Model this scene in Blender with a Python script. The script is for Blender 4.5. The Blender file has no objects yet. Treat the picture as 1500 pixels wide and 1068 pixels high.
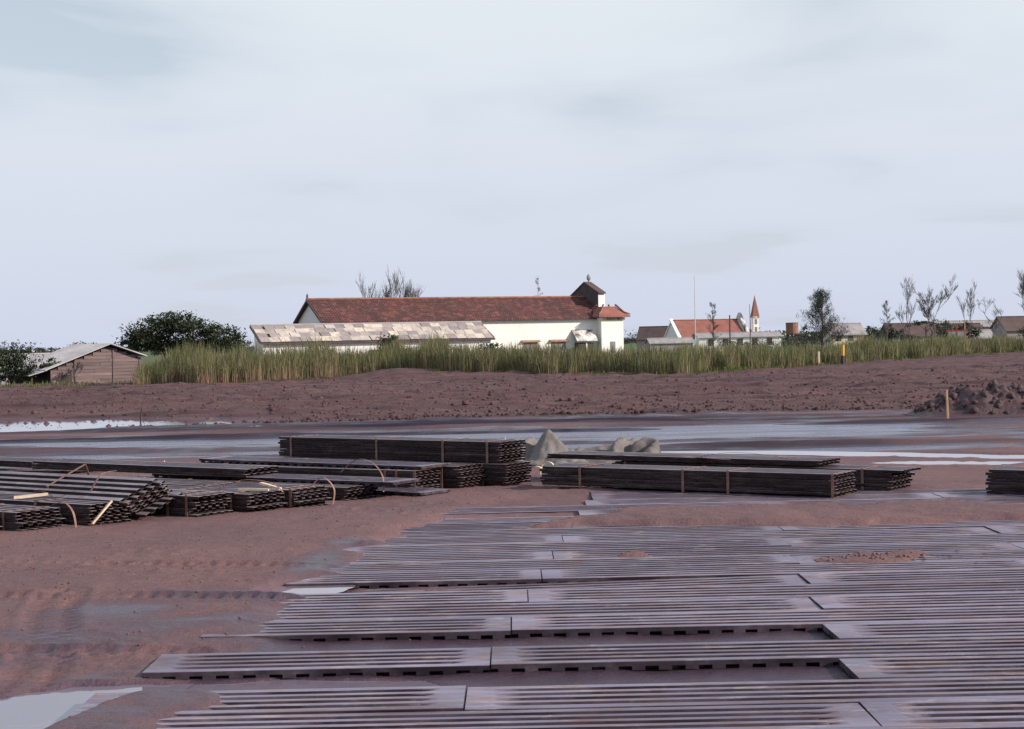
import bpy, math, random
import numpy as np
from mathutils import Matrix, Vector

# ------------------------------------------------------------------ camera, sky, sun, exposure
scn = bpy.context.scene
COL = scn.collection
R = math.radians
CAM_H = 1.7
cam_d = bpy.data.cameras.new('camera'); cam = bpy.data.objects.new('camera', cam_d); COL.objects.link(cam)
cam_d.sensor_width = 36.0; cam_d.lens = 36.0 * 2450 / 1500; cam_d.clip_start = 0.1; cam_d.clip_end = 20000
cam.matrix_world = Matrix.Translation((0, 0, CAM_H)) @ Matrix.Rotation(R(90 - 0.795), 4, 'X') @ Matrix.Rotation(R(-1.2), 4, 'Z')
scn.camera = cam

SUN_AZ, SUN_EL = R(105), R(27)          # azimuth clockwise from +Y
world = bpy.data.worlds.new('World'); scn.world = world; world.use_nodes = True
wn, wl = world.node_tree.nodes, world.node_tree.links
wn.clear()
def N(nodes, t, **kw):
    n = nodes.new(t)
    for k, v in kw.items(): setattr(n, k, v)
    return n
w_out = N(wn, 'ShaderNodeOutputWorld'); w_bg = N(wn, 'ShaderNodeBackground')
sky = N(wn, 'ShaderNodeTexSky', sky_type='NISHITA', sun_disc=False, sun_elevation=SUN_EL, sun_rotation=SUN_AZ)
sky.air_density = 1.0; sky.dust_density = 0.7; sky.ozone_density = 1.6
tc = N(wn, 'ShaderNodeTexCoord'); sep = N(wn, 'ShaderNodeSeparateXYZ')
wl.new(tc.outputs['Generated'], sep.inputs[0])
zadd = N(wn, 'ShaderNodeMath', operation='ADD'); zadd.inputs[1].default_value = 0.10
zmax = N(wn, 'ShaderNodeMath', operation='MAXIMUM'); zmax.inputs[1].default_value = 0.0
wl.new(sep.outputs[2], zmax.inputs[0]); wl.new(zmax.outputs[0], zadd.inputs[0])
dx = N(wn, 'ShaderNodeMath', operation='DIVIDE'); dy = N(wn, 'ShaderNodeMath', operation='DIVIDE')
wl.new(sep.outputs[0], dx.inputs[0]); wl.new(zadd.outputs[0], dx.inputs[1])
wl.new(sep.outputs[1], dy.inputs[0]); wl.new(zadd.outputs[0], dy.inputs[1])
comb = N(wn, 'ShaderNodeCombineXYZ'); wl.new(dx.outputs[0], comb.inputs[0]); wl.new(dy.outputs[0], comb.inputs[1])
mp = N(wn, 'ShaderNodeMapping'); mp.inputs['Rotation'].default_value = (0, 0, R(18)); mp.inputs['Scale'].default_value = (-0.75, 0.62, 1)
mp.inputs['Location'].default_value = (1.7, 0.5, 0)
wl.new(comb.outputs[0], mp.inputs[0])
cn = N(wn, 'ShaderNodeTexNoise'); cn.inputs['Scale'].default_value = 1.3; cn.inputs['Detail'].default_value = 6; cn.inputs['Roughness'].default_value = 0.47; cn.inputs['Distortion'].default_value = 0.35
wl.new(mp.outputs[0], cn.inputs[0])
# thin high cloud: the longer slant path near the horizon makes it more opaque there
cr = N(wn, 'ShaderNodeMapRange'); cr.inputs[1].default_value = 0.34; cr.inputs[2].default_value = 0.60; cr.inputs[3].default_value = 0.23; cr.inputs[4].default_value = 0.9
wl.new(cn.outputs[0], cr.inputs[0])
tau = N(wn, 'ShaderNodeMath', operation='DIVIDE'); wl.new(cr.outputs[0], tau.inputs[0]); wl.new(zadd.outputs[0], tau.inputs[1])
ex_ = N(wn, 'ShaderNodeMath', operation='POWER'); ex_.inputs[0].default_value = 0.3679; wl.new(tau.outputs[0], ex_.inputs[1])
op = N(wn, 'ShaderNodeMath', operation='SUBTRACT'); op.inputs[0].default_value = 1.0; wl.new(ex_.outputs[0], op.inputs[1])
cmix = N(wn, 'ShaderNodeMix', data_type='RGBA')
cmix.inputs[7].default_value = (7.2, 7.75, 8.5, 1)
zr_ = N(wn, 'ShaderNodeMapRange'); zr_.inputs[1].default_value = 0.0; zr_.inputs[2].default_value = 0.22; wl.new(sep.outputs[2], zr_.inputs[0])
hz = N(wn, 'ShaderNodeMix', data_type='RGBA'); hz.inputs[6].default_value = (5.9, 6.35, 7.7, 1); hz.inputs[7].default_value = (7.6, 8.15, 8.6, 1)   # milky haze low down, white veil above
wl.new(zr_.outputs[0], hz.inputs[0]); wl.new(hz.outputs[2], cmix.inputs[7])
wl.new(op.outputs[0], cmix.inputs[0]); wl.new(sky.outputs[0], cmix.inputs[6])
wl.new(cmix.outputs[2], w_bg.inputs[0]); w_bg.inputs[1].default_value = 0.091
wl.new(w_bg.outputs[0], w_out.inputs[0])

sun_d = bpy.data.lights.new('sun', 'SUN'); sun = bpy.data.objects.new('sun', sun_d); COL.objects.link(sun)
sun_d.energy = 5.0; sun_d.angle = R(0.6); sun_d.color = (1.0, 0.86, 0.74)
sv = Vector((math.sin(SUN_AZ) * math.cos(SUN_EL), math.cos(SUN_AZ) * math.cos(SUN_EL), math.sin(SUN_EL)))
sun.rotation_euler = (-sv).to_track_quat('-Z', 'Y').to_euler()
scn.view_settings.view_transform = 'Standard'; scn.view_settings.look = 'None'
scn.view_settings.exposure = 0.22; scn.view_settings.gamma = 1.0; scn.view_settings.use_curve_mapping = False

# ------------------------------------------------------------------ helpers
rng = np.random.default_rng(7); random.seed(7)

def tag(o, label=None, cat=None, group=None, kind=None):
    if label: o['label'] = label
    if cat: o['category'] = cat
    if group: o['group'] = group
    if kind: o['kind'] = kind
    return o
def link(name, me, mat=None, parent=None, loc=None, rz=None):
    if mat is not None and len(me.materials) == 0: me.materials.append(mat)
    o = bpy.data.objects.new(name, me); COL.objects.link(o)
    if parent is not None: o.parent = parent
    if loc is not None: o.location = loc
    if rz is not None: o.rotation_euler = (0, 0, rz)
    return o
def empty(name, loc=(0, 0, 0), rz=0.0):
    o = bpy.data.objects.new(name, None); COL.objects.link(o); o.location = loc; o.rotation_euler = (0, 0, rz)
    o.empty_display_size = 0.2
    return o
def np_mesh(name, v, f, smooth=False):
    """v (n,3) array, f (m,k) array of equal-sized faces"""
    me = bpy.data.meshes.new(name); v = np.asarray(v, np.float32); f = np.asarray(f, np.int32)
    me.vertices.add(len(v)); me.vertices.foreach_set('co', v.ravel())
    k = f.shape[1]; me.loops.add(f.size); me.loops.foreach_set('vertex_index', f.ravel())
    me.polygons.add(len(f)); me.polygons.foreach_set('loop_start', np.arange(0, f.size, k, dtype=np.int32))
    if smooth: me.polygons.foreach_set('use_smooth', np.ones(len(f), bool))
    me.update(calc_edges=True); me.validate()
    return me
def set_attr(me, name, vals):
    a = me.attributes.new(name, 'FLOAT', 'POINT'); a.data.foreach_set('value', np.asarray(vals, np.float32))

class MB:
    def __init__(s): s.v = []; s.f = []
    def add(s, vs, fs):
        b = len(s.v); s.v += [tuple(p) for p in vs]; s.f += [tuple(b + i for i in f) for f in fs]; return s
    def box(s, x0, x1, y0, y1, z0, z1):
        return s.add([(x0,y0,z0),(x1,y0,z0),(x1,y1,z0),(x0,y1,z0),(x0,y0,z1),(x1,y0,z1),(x1,y1,z1),(x0,y1,z1)],
                     [(0,3,2,1),(4,5,6,7),(0,1,5,4),(1,2,6,5),(2,3,7,6),(3,0,4,7)])
    def slab(s, a, b, c, d, t):
        """thick quad a,b,c,d (counter-clockwise seen from outside), thickness t inward"""
        a, b, c, d = map(Vector, (a, b, c, d)); n = (b - a).cross(d - a).normalized() * -t
        return s.add([a, b, c, d, a+n, b+n, c+n, d+n], [(0,1,2,3),(7,6,5,4),(0,4,5,1),(1,5,6,2),(2,6,7,3),(3,7,4,0)])
    def prism(s, poly, d):
        """closed polygon in space pushed along vector d"""
        n = len(poly); P = [Vector(p) for p in poly]; Q = [p + Vector(d) for p in P]
        s.add(P + Q, [tuple(range(n)), tuple(range(2*n-1, n-1, -1))] + [(i, i+n, (i+1) % n + n, (i+1) % n) for i in range(n)]); return s
    def tube(s, pts, rad, n=6, cap=True):
        pts = [Vector(p) for p in pts]; rings = []
        for i, p in enumerate(pts):
            t = (pts[min(i+1, len(pts)-1)] - pts[max(i-1, 0)]).normalized()
            a = t.cross(Vector((0, 0, 1)) if abs(t.z) < 0.95 else Vector((1, 0, 0))).normalized(); b = t.cross(a)
            r = rad[i] if isinstance(rad, (list, tuple)) else rad
            rings.append([p + (a*math.cos(2*math.pi*k/n) + b*math.sin(2*math.pi*k/n))*r for k in range(n)])
        vs = [q for r in rings for q in r]
        fs = [(i*n+k, i*n+(k+1) % n, (i+1)*n+(k+1) % n, (i+1)*n+k) for i in range(len(pts)-1) for k in range(n)]
        if cap: fs += [tuple(range(n-1, -1, -1)), tuple((len(pts)-1)*n+k for k in range(n))]
        return s.add(vs, fs)
    def ribbon(s, pts, w, wd, t=0.003):
        """flat band of width w (direction wd) following pts, with thickness"""
        pts = [Vector(p) for p in pts]; wd = Vector(wd).normalized() * (w/2); vs = []
        for i, p in enumerate(pts):
            tg = (pts[min(i+1, len(pts)-1)] - pts[max(i-1, 0)]).normalized(); n = tg.cross(wd).normalized() * (t/2)
            vs += [p-wd-n, p+wd-n, p+wd+n, p-wd+n]
        fs = [(i*4+k, i*4+(k+1) % 4, i*4+4+(k+1) % 4, i*4+4+k) for i in range(len(pts)-1) for k in range(4)]
        fs += [(3,2,1,0), tuple(len(vs)-4+k for k in range(4))]
        return s.add(vs, fs)
    def mesh(s, name, smooth=False):
        me = bpy.data.meshes.new(name); me.from_pydata(s.v, [], s.f); me.update()
        if smooth: me.polygons.foreach_set('use_smooth', [True]*len(me.polygons))
        return me
    def build(s, name, mat, parent=None, loc=None, rz=None, smooth=False):
        return link(name, s.mesh(name, smooth), mat, parent, loc, rz)

# numpy value noise
def _hash(ix, iy, seed):
    h = (ix.astype(np.int64) * 374761393 + iy.astype(np.int64) * 668265263 + seed * 974634777) & 0xFFFFFFFF
    h = ((h ^ (h >> 13)) * 1274126177) & 0xFFFFFFFF
    return ((h ^ (h >> 16)) & 0xFFFF) / 65535.0
def vnoise(x, y, seed=0):
    ix = np.floor(x); iy = np.floor(y); fx = x - ix; fy = y - iy
    fx = fx*fx*fx*(fx*(fx*6-15)+10); fy = fy*fy*fy*(fy*(fy*6-15)+10)
    a = _hash(ix, iy, seed); b = _hash(ix+1, iy, seed); c = _hash(ix, iy+1, seed); d = _hash(ix+1, iy+1, seed)
    return (a + (b-a)*fx)*(1-fy) + (c + (d-c)*fx)*fy - 0.5
def fbm(x, y, oct=4, seed=0, gain=0.5):
    s = 0.0; a = 1.0
    for i in range(oct):
        s = s + a*vnoise(x, y, seed+i*17); x = x*2.03 + 3.1; y = y*2.03 + 1.7; a *= gain
    return s
def sstep(a, b, x):
    t = np.clip((x-a)/(b-a), 0, 1); return t*t*(3-2*t)
def polysdf(px, py, poly):
    """signed distance, negative inside"""
    P = np.array(poly, float); d = np.full(px.shape, 1e9); ins = np.zeros(px.shape, bool)
    for i in range(len(P)):
        a = P[i]; b = P[(i+1) % len(P)]; e = b-a
        wx = px-a[0]; wy = py-a[1]; t = np.clip((wx*e[0]+wy*e[1])/(e@e), 0, 1)
        d = np.minimum(d, (wx-e[0]*t)**2 + (wy-e[1]*t)**2)
        c = ((a[1] > py) != (b[1] > py)) & (px < (b[0]-a[0])*(py-a[1])/(b[1]-a[1]+1e-12) + a[0]); ins ^= c
    d = np.sqrt(d); return np.where(ins, -d, d)

# ------------------------------------------------------------------ materials
class NT:
    def __init__(s, name):
        s.m = bpy.data.materials.new(name); s.m.use_nodes = True; s.n = s.m.node_tree.nodes; s.l = s.m.node_tree.links
        s.b = s.n['Principled BSDF']; s.tc = None
    def node(s, t, **kw): return N(s.n, t, **kw)
    def coord(s, which='Object', scale=(1, 1, 1)):
        if s.tc is None: s.tc = s.node('ShaderNodeTexCoord'); s.geo = s.node('ShaderNodeNewGeometry')
        m = s.node('ShaderNodeMapping'); m.inputs['Scale'].default_value = scale
        s.l.new(s.geo.outputs['Position'] if which == 'World' else s.tc.outputs[which], m.inputs[0]); return m.outputs[0]
    def noise(s, scale, detail=4, which='Object', sc=(1, 1, 1), rough=0.55, dist=0.0):
        n = s.node('ShaderNodeTexNoise'); n.inputs['Scale'].default_value = scale; n.inputs['Detail'].default_value = detail
        n.inputs['Roughness'].default_value = rough; n.inputs['Distortion'].default_value = dist
        s.l.new(s.coord(which, sc), n.inputs[0]); return n.outputs[0]
    def rng(s, v, a, b, c=0.0, d=1.0):
        r = s.node('ShaderNodeMapRange'); r.inputs[1].default_value = a; r.inputs[2].default_value = b
        r.inputs[3].default_value = c; r.inputs[4].default_value = d; s.l.new(v, r.inputs[0]); return r.outputs[0]
    def mix(s, f, a, b):
        m = s.node('ShaderNodeMix', data_type='RGBA')
        for v, i in ((f, 0), (a, 6), (b, 7)):
            if isinstance(v, (int, float)): m.inputs[i].default_value = v
            elif isinstance(v, tuple): m.inputs[i].default_value = v + (1,)
            else: s.l.new(v, m.inputs[i])
        return m.outputs[2]
    def math(s, op, a, b):
        m = s.node('ShaderNodeMath', operation=op)
        for v, i in ((a, 0), (b, 1)):
            if isinstance(v, (int, float)): m.inputs[i].default_value = v
            else: s.l.new(v, m.inputs[i])
        return m.outputs[0]
    def attr(s, name): return s.node('ShaderNodeAttribute', attribute_name=name).outputs['Fac']
    def orand(s): return s.node('ShaderNodeObjectInfo').outputs['Random']
    def set(s, **kw):
        for k, v in kw.items():
            i = s.b.inputs[k.replace('_', ' ')]
            if isinstance(v, (int, float)): i.default_value = v
            elif isinstance(v, tuple): i.default_value = v + (1,) if len(v) == 3 else v
            else: s.l.new(v, i)
        return s
    def bump(s, h, strength=0.5, dist=0.02):
        b = s.node('ShaderNodeBump'); b.inputs['Strength'].default_value = strength; b.inputs['Distance'].default_value = dist
        s.l.new(h, b.inputs['Height']); s.l.new(b.outputs[0], s.b.inputs['Normal']); return s

M = {}
def simple(name, c1, c2, scale=3.0, rough=0.8, which='Object', sc=(1, 1, 1), detail=5, a=0.35, b=0.65, bump=0.0, bs=20.0, rand=0.0, **kw):
    t = NT(name); col = t.mix(t.rng(t.noise(scale, detail, which, sc), a, b), c1, c2)
    if rand:
        hv = t.node('ShaderNodeHueSaturation'); t.l.new(col, hv.inputs['Color']); t.l.new(t.rng(t.orand(), 0, 1, 1-rand, 1+rand), hv.inputs['Value']); col = hv.outputs[0]
    t.set(Base_Color=col, Roughness=rough, **kw)
    if bump: t.bump(t.noise(bs, 4, which), bump, 0.02)
    M[name] = t.m; return t.m

# mud: dry light crust to dark wet slick, driven by the real height of the ground ("wet")
t = NT('mud')
wet = t.attr('wet')
big = t.noise(0.55, 5, 'World'); fine = t.noise(9, 6, 'World', rough=0.65)
dry = t.mix(t.rng(big, .35, .65), (.170, .097, .096), (.120, .071, .077))
dry = t.mix(t.rng(fine, .35, .7, 0, .45), dry, (.240, .146, .133))
wetf = t.math('ADD', wet, t.rng(t.noise(1.4, 5, 'World'), .35, .7, -.25, .3))
wetc = t.rng(wetf, .25, .8)
silt = t.attr('silt')
col = t.mix(silt, t.mix(wetc, dry, (.062, .036, .054)), (.020, .013, .022))
t.set(Base_Color=col, Roughness=t.math('ADD', t.rng(wetc, 0, 1, .82, .25), t.math('MULTIPLY', silt, .28)), Specular_IOR_Level=t.rng(wetc, 0, 1, .3, .65))
t.b.inputs['Specular Tint'].default_value = (.62, .68, 1, 1)
t.bump(t.noise(24, 6, 'World', rough=.72), .8, .03); M['mud'] = t.m

t = NT('field_soil')
wet = t.attr('wet')
base = t.mix(t.rng(t.noise(.25, 5, 'World', (1, 2.4, 1)), .35, .65), (.112, .063, .066), (.080, .043, .050))
base = t.mix(t.rng(t.noise(2.5, 6, 'World', (1, 2, 1), .7), .45, .75, 0, .6), base, (.155, .090, .088))
base = t.mix(t.rng(t.noise(1.15, 5, 'World', (.045, 1, 1), .6), .48, .62, 0, .85), base, (.044, .024, .030))
base = t.mix(t.rng(t.noise(.9, 5, 'World', (.05, 1.3, 1), .6), .54, .68, 0, .5), base, (.165, .098, .098))
base = t.mix(t.rng(t.noise(6, 5, 'World'), .55, .75, 0, .55), base, (.045, .024, .028))
t.set(Base_Color=t.mix(wet, base, (.06, .034, .04)), Roughness=t.rng(wet, 0, 1, .85, .35), Specular_IOR_Level=.3)
t.bump(t.noise(14, 6, 'World', rough=.7), .8, .05); M['field_soil'] = t.m

t = NT('water')
t.set(Base_Color=(.19, .165, .215), Roughness=.03, IOR=1.7, Specular_IOR_Level=.9)
t.bump(t.noise(7, 4, 'World', (1, .6, 1)), .05, .02); M['water'] = t.m
t = NT('rippled_water')
rf = t.rng(t.noise(.8, 5, 'World', (.22, 1.8, 1)), .42, .58)
t.set(Base_Color=t.mix(rf, (.060, .060, .150), (.045, .036, .080)), Roughness=t.rng(rf, 0, 1, .05, .30), IOR=1.4, Specular_IOR_Level=.7, Specular_Tint=(.66, .66, 1.0))
t.bump(t.noise(5, 5, 'World', (.5, 1.6, 1), .6), .35, .06); M['rippled_water'] = t.m

def steel(name, c_metal, rust_amt, mud_lo, mud_hi, metallic=.55, wear_shade=False, under=(.062, .040, .044), fill=.68):
    t = NT(name); r = t.orand()
    off = t.node('ShaderNodeVectorMath', operation='ADD'); sc_ = t.math('MULTIPLY', r, 40.0)
    cx = t.node('ShaderNodeCombineXYZ'); t.l.new(sc_, cx.inputs[0]); t.l.new(sc_, cx.inputs[1])
    t.l.new(t.coord('Object'), off.inputs[0]); t.l.new(cx.outputs[0], off.inputs[1])
    def nz(s, d, sx, rough=.6):
        m = t.node('ShaderNodeMapping'); m.inputs['Scale'].default_value = sx; t.l.new(off.outputs[0], m.inputs[0])
        n = t.node('ShaderNodeTexNoise'); n.inputs['Scale'].default_value = s; n.inputs['Detail'].default_value = d; n.inputs['Roughness'].default_value = rough
        t.l.new(m.outputs[0], n.inputs[0]); return n.outputs[0]
    hv = t.node('ShaderNodeHueSaturation'); hv.inputs['Color'].default_value = c_metal + (1,); t.l.new(t.rng(r, 0, 1, .75, 1.2), hv.inputs['Value'])
    mud = t.rng(nz(2.2, 6, (1, 2.2, 1)), mud_lo, mud_hi)
    rust = t.rng(nz(11, 6, (.35, 2, 1), .7), .52, .68, 0, rust_amt)
    c = t.mix(rust, hv.outputs[0], (.10, .048, .034)); c = t.mix(t.math('MULTIPLY', mud, .85), c, (.215, .128, .112))
    c = t.mix(t.rng(nz(22, 5, (.12, 2.5, 1)), .54, .66, 0, .7), c, (.52, .44, .43))
    c = t.mix(t.rng(t.noise(.75, 5, 'World', (.5, 1.4, 1), .6), .44, .66, 0, .72), c, (.092, .064, .084))
    c = t.mix(t.rng(t.noise(5.5, 6, 'World', (.6, 1.3, 1), .7), .56, .66, 0, .65), c, (.46, .39, .39))
    c = t.mix(t.rng(t.noise(2.3, 6, 'World', (.6, 1.3, 1), .7), .56, .64, 0, .75), c, (.150, .088, .086))
    if wear_shade: c = t.mix(t.math('MULTIPLY', t.rng(t.attr('wear_shade'), 0, 1, 1, 0), t.rng(nz(3.2, 5, (.7, 2, 1)), .36, .60, fill, 1)), c, under)  # channels, walls and flanges: rust plus shade painted into the colour
    wr = t.attr('wear_shade')
    t.set(Base_Color=c, Metallic=t.math('MULTIPLY', wr, t.math('MULTIPLY', t.math('SUBTRACT', 1.0, mud), metallic)), Roughness=t.math('MAXIMUM', t.rng(mud, 0, 1, .38, .75), t.rng(wr, 0, 1, .8, .3)), Specular_IOR_Level=t.rng(wr, 0, 1, .2, .5))
    t.b.inputs['Specular Tint'].default_value = (.66, .72, 1, 1)
    t.bump(nz(26, 5, (1, 1, 1)), .25, .006); M[name] = t.m
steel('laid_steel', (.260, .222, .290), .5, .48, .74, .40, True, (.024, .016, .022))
steel('bundle_steel', (.300, .250, .275), .8, .58, .85, .25, True, (.026, .014, .013), .85)  # near-black last colour paints the shade on the bundle sides
simple('strap_steel', (.25, .135, .10), (.15, .08, .065), 8, .55)
simple('pale_wood', (.72, .60, .46), (.55, .42, .30), 6, .7, sc=(1, 6, 6))
simple('orange_wood', (.60, .36, .22), (.44, .25, .15), 6, .7)
simple('yellow_paint', (.75, .42, .06), (.55, .28, .05), 8, .6)
simple('black_paint', (.03, .022, .025), (.05, .03, .03), 8, .6)
simple('canvas', (.185, .168, .165), (.095, .085, .088), 2.2, .85, bump=.5, bs=16)
simple('canvas_inside', (.13, .12, .11), (.09, .08, .075), 3, .9, bump=.3, bs=16)
t = NT('plaster')
st = t.rng(t.noise(.45, 6, 'Object', (1, 1, .35), .65), .5, .8, 0, .5)
t.set(Base_Color=t.mix(st, (.80, .79, .77), (.50, .47, .45)), Roughness=.85); M['plaster'] = t.m
t = NT('stained_plaster')
st = t.rng(t.noise(1.2, 6, 'Object', (1, 1, .35), .7), .42, .62)
t.set(Base_Color=t.mix(st, (.74, .72, .70), (.07, .06, .065)), Roughness=.85); M['stained_plaster'] = t.m
t = NT('shaded_plaster')
st = t.rng(t.noise(.9, 5, 'Object'), .4, .7)
t.set(Base_Color=t.mix(st, (.055, .042, .05), (.11, .075, .08)), Roughness=.9); M['shaded_plaster'] = t.m  # plaster with the bell gable's shade put into its colour
t = NT('red_tile')
c = t.mix(t.rng(t.noise(.35, 5, 'Object'), .38, .62), (.098, .032, .031), (.054, .022, .024))
c = t.mix(t.rng(t.noise(1.7, 6, 'Object', (1, 1, 1), .8), .50, .62, 0, .85), c, (.22, .085, .070))
c = t.mix(t.rng(t.noise(.8, 6, 'Object', (1.6, 1, 1), .75), .50, .66, 0, .85), c, (.045, .024, .026))
t.set(Base_Color=c, Roughness=.8)
wv = t.node('ShaderNodeTexWave', wave_type='BANDS', bands_direction='X'); wv.inputs['Scale'].default_value = 1.3; t.l.new(t.coord('Object'), wv.inputs[0])
t.bump(wv.outputs[1], .5, .05); M['red_tile'] = t.m
simple('orange_tile', (.28, .108, .086), (.20, .078, .065), .8, .8, sc=(1, 1, 1))
simple('ridge_tile', (.30, .14, .10), (.16, .075, .06), 1.5, .85)
t = NT('asbestos')
r = t.orand()
c = t.node('ShaderNodeValToRGB'); e = c.color_ramp.elements; e[0].position = 0; e[0].color = (.24, .205, .21, 1); e[1].position = 1; e[1].color = (.62, .55, .46, 1)
for p, q in ((.3, (.30, .27, .275, 1)), (.55, (.44, .39, .36, 1)), (.8, (.54, .49, .44, 1))):
    n_ = e.new(p); n_.color = q
t.l.new(r, c.inputs[0])
c2 = t.mix(t.rng(t.noise(1.6, 6, 'World', rough=.7), .48, .72, 0, .75), c.outputs[0], (.15, .12, .12))
t.set(Base_Color=c2, Roughness=.85); M['asbestos'] = t.m
t = NT('tin_roof')
c = t.mix(t.rng(t.noise(.5, 6, 'Object', (1, .4, 1)), .38, .62), (.43, .43, .46), (.30, .28, .30))
t.set(Base_Color=c, Roughness=.6, Metallic=.15); M['tin_roof'] = t.m
simple('grey_board', (.185, .135, .135), (.115, .080, .085), 2.5, .85, sc=(.3, 1, 6), rand=.25)
simple('dark_board', (.045, .035, .038), (.07, .05, .05), 2.5, .9, rand=.2)
simple('hole_dark', (.022, .018, .022), (.035, .028, .03), 2, .6)
simple('shutter', (.22, .20, .23), (.16, .14, .16), 3, .7)
simple('terracotta_trim', (.36, .20, .13), (.26, .14, .10), 3, .8)
simple('cream_wall', (.66, .58, .46), (.52, .45, .36), 1.2, .85)
simple('grey_wall', (.34, .31, .33), (.26, .24, .26), .8, .85)
simple('brown_roof', (.105, .070, .068), (.07, .048, .05), 1, .9)
simple('grey_roof', (.34, .33, .34), (.25, .24, .26), 1, .75)
simple('red_paint', (.42, .06, .04), (.30, .05, .04), 3, .6)
simple('rust_tank', (.26, .115, .080), (.17, .08, .06), 1.5, .7)
simple('bark', (.075, .058, .054), (.045, .034, .034), 3, .9)
simple('twig', (.115, .095, .098), (.08, .066, .07), 3, .9)
simple('pole_wood', (.10, .075, .07), (.06, .045, .045), 2, .9)
simple('white_metal', (.62, .62, .64), (.5, .5, .5), 2, .5)
def foliage(name, a, b, c):
    t = NT(name); h = t.attr('hue')
    col = t.mix(t.rng(h, 0, .55), a, b); col = t.mix(t.rng(h, .55, 1), col, c)
    t.set(Base_Color=col, Roughness=.6, Specular_IOR_Level=.25)
    tr = t.node('ShaderNodeBsdfTranslucent'); t.l.new(col, tr.inputs[0])
    ms = t.node('ShaderNodeMixShader'); ms.inputs[0].default_value = .25
    t.l.new(t.b.outputs[0], ms.inputs[1]); t.l.new(tr.outputs[0], ms.inputs[2]); t.l.new(ms.outputs[0], t.n['Material Output'].inputs[0])
    M[name] = t.m
foliage('leaf_dark', (.016, .026, .016), (.030, .045, .022), (.055, .075, .032))
foliage('leaf_mid', (.030, .045, .022), (.050, .072, .030), (.085, .110, .045))
foliage('needle', (.026, .034, .026), (.042, .050, .036), (.07, .08, .05))
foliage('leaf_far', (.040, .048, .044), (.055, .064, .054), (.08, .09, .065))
foliage('reed', (.078, .090, .042), (.215, .222, .108), (.31, .205, .155))
foliage('verge', (.06, .085, .025), (.10, .13, .035), (.16, .15, .06))

# ------------------------------------------------------------------ the ground
ROW0, PITCH = 7.53, .512                     # laid mat: first row line and row pitch
LB_D = [0, 8.0, 8.15, 8.7, 9.7, 11.1, 12.0, 13.3, 14.3, 15.8, 17.4, 18.2]
LB_X = [-1.50, -1.52, -1.85, -1.80, -1.50, -1.42, -1.35, -1.25, -1.08, -.74, -.24, .0]
WATER = -.032
LEVEL = {'h': .0, 'f': .004, 'g': .006, 'd': .006, 'a': -.008, 'b': .026, 'c': -.012}
PUDDLES = {
    'a': [(-3.4, 7.0), (-2.75, 8.0), (-2.25, 8.42), (-1.95, 8.46), (-1.72, 8.40), (-1.82, 8.16), (-2.02, 7.8), (-2.12, 7.4), (-2.25, 6.9)],
    'b': [(-1.70, 11.20), (-1.62, 11.62), (-1.40, 11.70), (-1.16, 11.62), (-1.26, 11.25), (-1.54, 11.10)],
    'c': [(-1.72, 8.13), (-1.75, 8.45), (-1.2, 8.50), (-.5, 8.40), (-.35, 8.15), (-.6, 8.10)],
    'd': [(-6.3, 24.5), (-5.6, 24.6), (-4.7, 23.6), (-5.1, 23.1), (-5.9, 23.7)],
    'e': [(4.0, 16.9), (4.3, 17.2), (4.75, 17.2), (5.1, 16.6), (4.5, 16.5)],
    'f': [(1.9, 25.0), (4.0, 24.6), (6.8, 22.9), (9.0, 21.9), (9.0, 21.5), (6.6, 22.2), (3.5, 24.0)],
    'g': [(4.7, 21.9), (5.2, 22.0), (6.6, 21.6), (6.2, 21.25), (5.3, 21.45)],
    'h': [(-16, 43.5), (-9.5, 41.4), (-5.6, 39.8), (-5.2, 38.0), (-8.8, 36.6), (-11.2, 35.2), (-16, 34.8)],
}
TRACK = [[(-4.6, 11.42), (-3.47, 11.20), (-2.5, 10.99), (-1.49, 10.80)], [(-3.2, 12.75), (-2.07, 12.47), (-1.4, 12.36)],
         [(-3.06, 11.3), (-2.95, 10.6), (-2.75, 9.8), (-2.58, 9.0), (-2.5, 8.5), (-2.55, 7.9)], [(-3.2, 9.42), (-2.51, 9.31), (-1.81, 9.23)],
         [(-4.4, 12.97), (-3.99, 12.9), (-2.9, 12.74)]]
TRACK_W = [.13, .12, .17, .11, .2]; TRACK_D = [1, .9, .7, .7, .45]
def polyline_st(x, y, pl):
    best = np.full(x.shape, 1e9); S = np.zeros(x.shape); T = np.zeros(x.shape); acc = 0.0
    for (ax, ay), (bx, by) in zip(pl[:-1], pl[1:]):
        ex, ey = bx-ax, by-ay; L = math.hypot(ex, ey); ux, uy = ex/L, ey/L
        s = np.clip((x-ax)*ux + (y-ay)*uy, 0, L); d = np.hypot(x-ax-ux*s, y-ay-uy*s); side = (x-ax)*uy - (y-ay)*ux
        m = d < best; best = np.where(m, d, best); S = np.where(m, acc+s, S); T = np.where(m, np.sign(side)*d, T); acc += L
    return S, T, best
MUDPATCH = [(.05, 14.75), (.9, 15.0), (1.6, 14.75), (2.6, 14.45), (3.3, 14.35), (4.6, 14.6), (5.5, 15.2), (4.2, 16.1), (2.2, 16.0), (1.1, 15.9), (.7, 15.3)]
def edge_y(x):                                # where the bare field meets the reeds
    return np.interp(x, [-60, -30, -16, -13, -10, -6.3, 0, 7.3, 16.6, 33, 60], [80, 75, 72, 72, 74, 80.5, 76, 72, 83, 106, 130])
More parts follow.
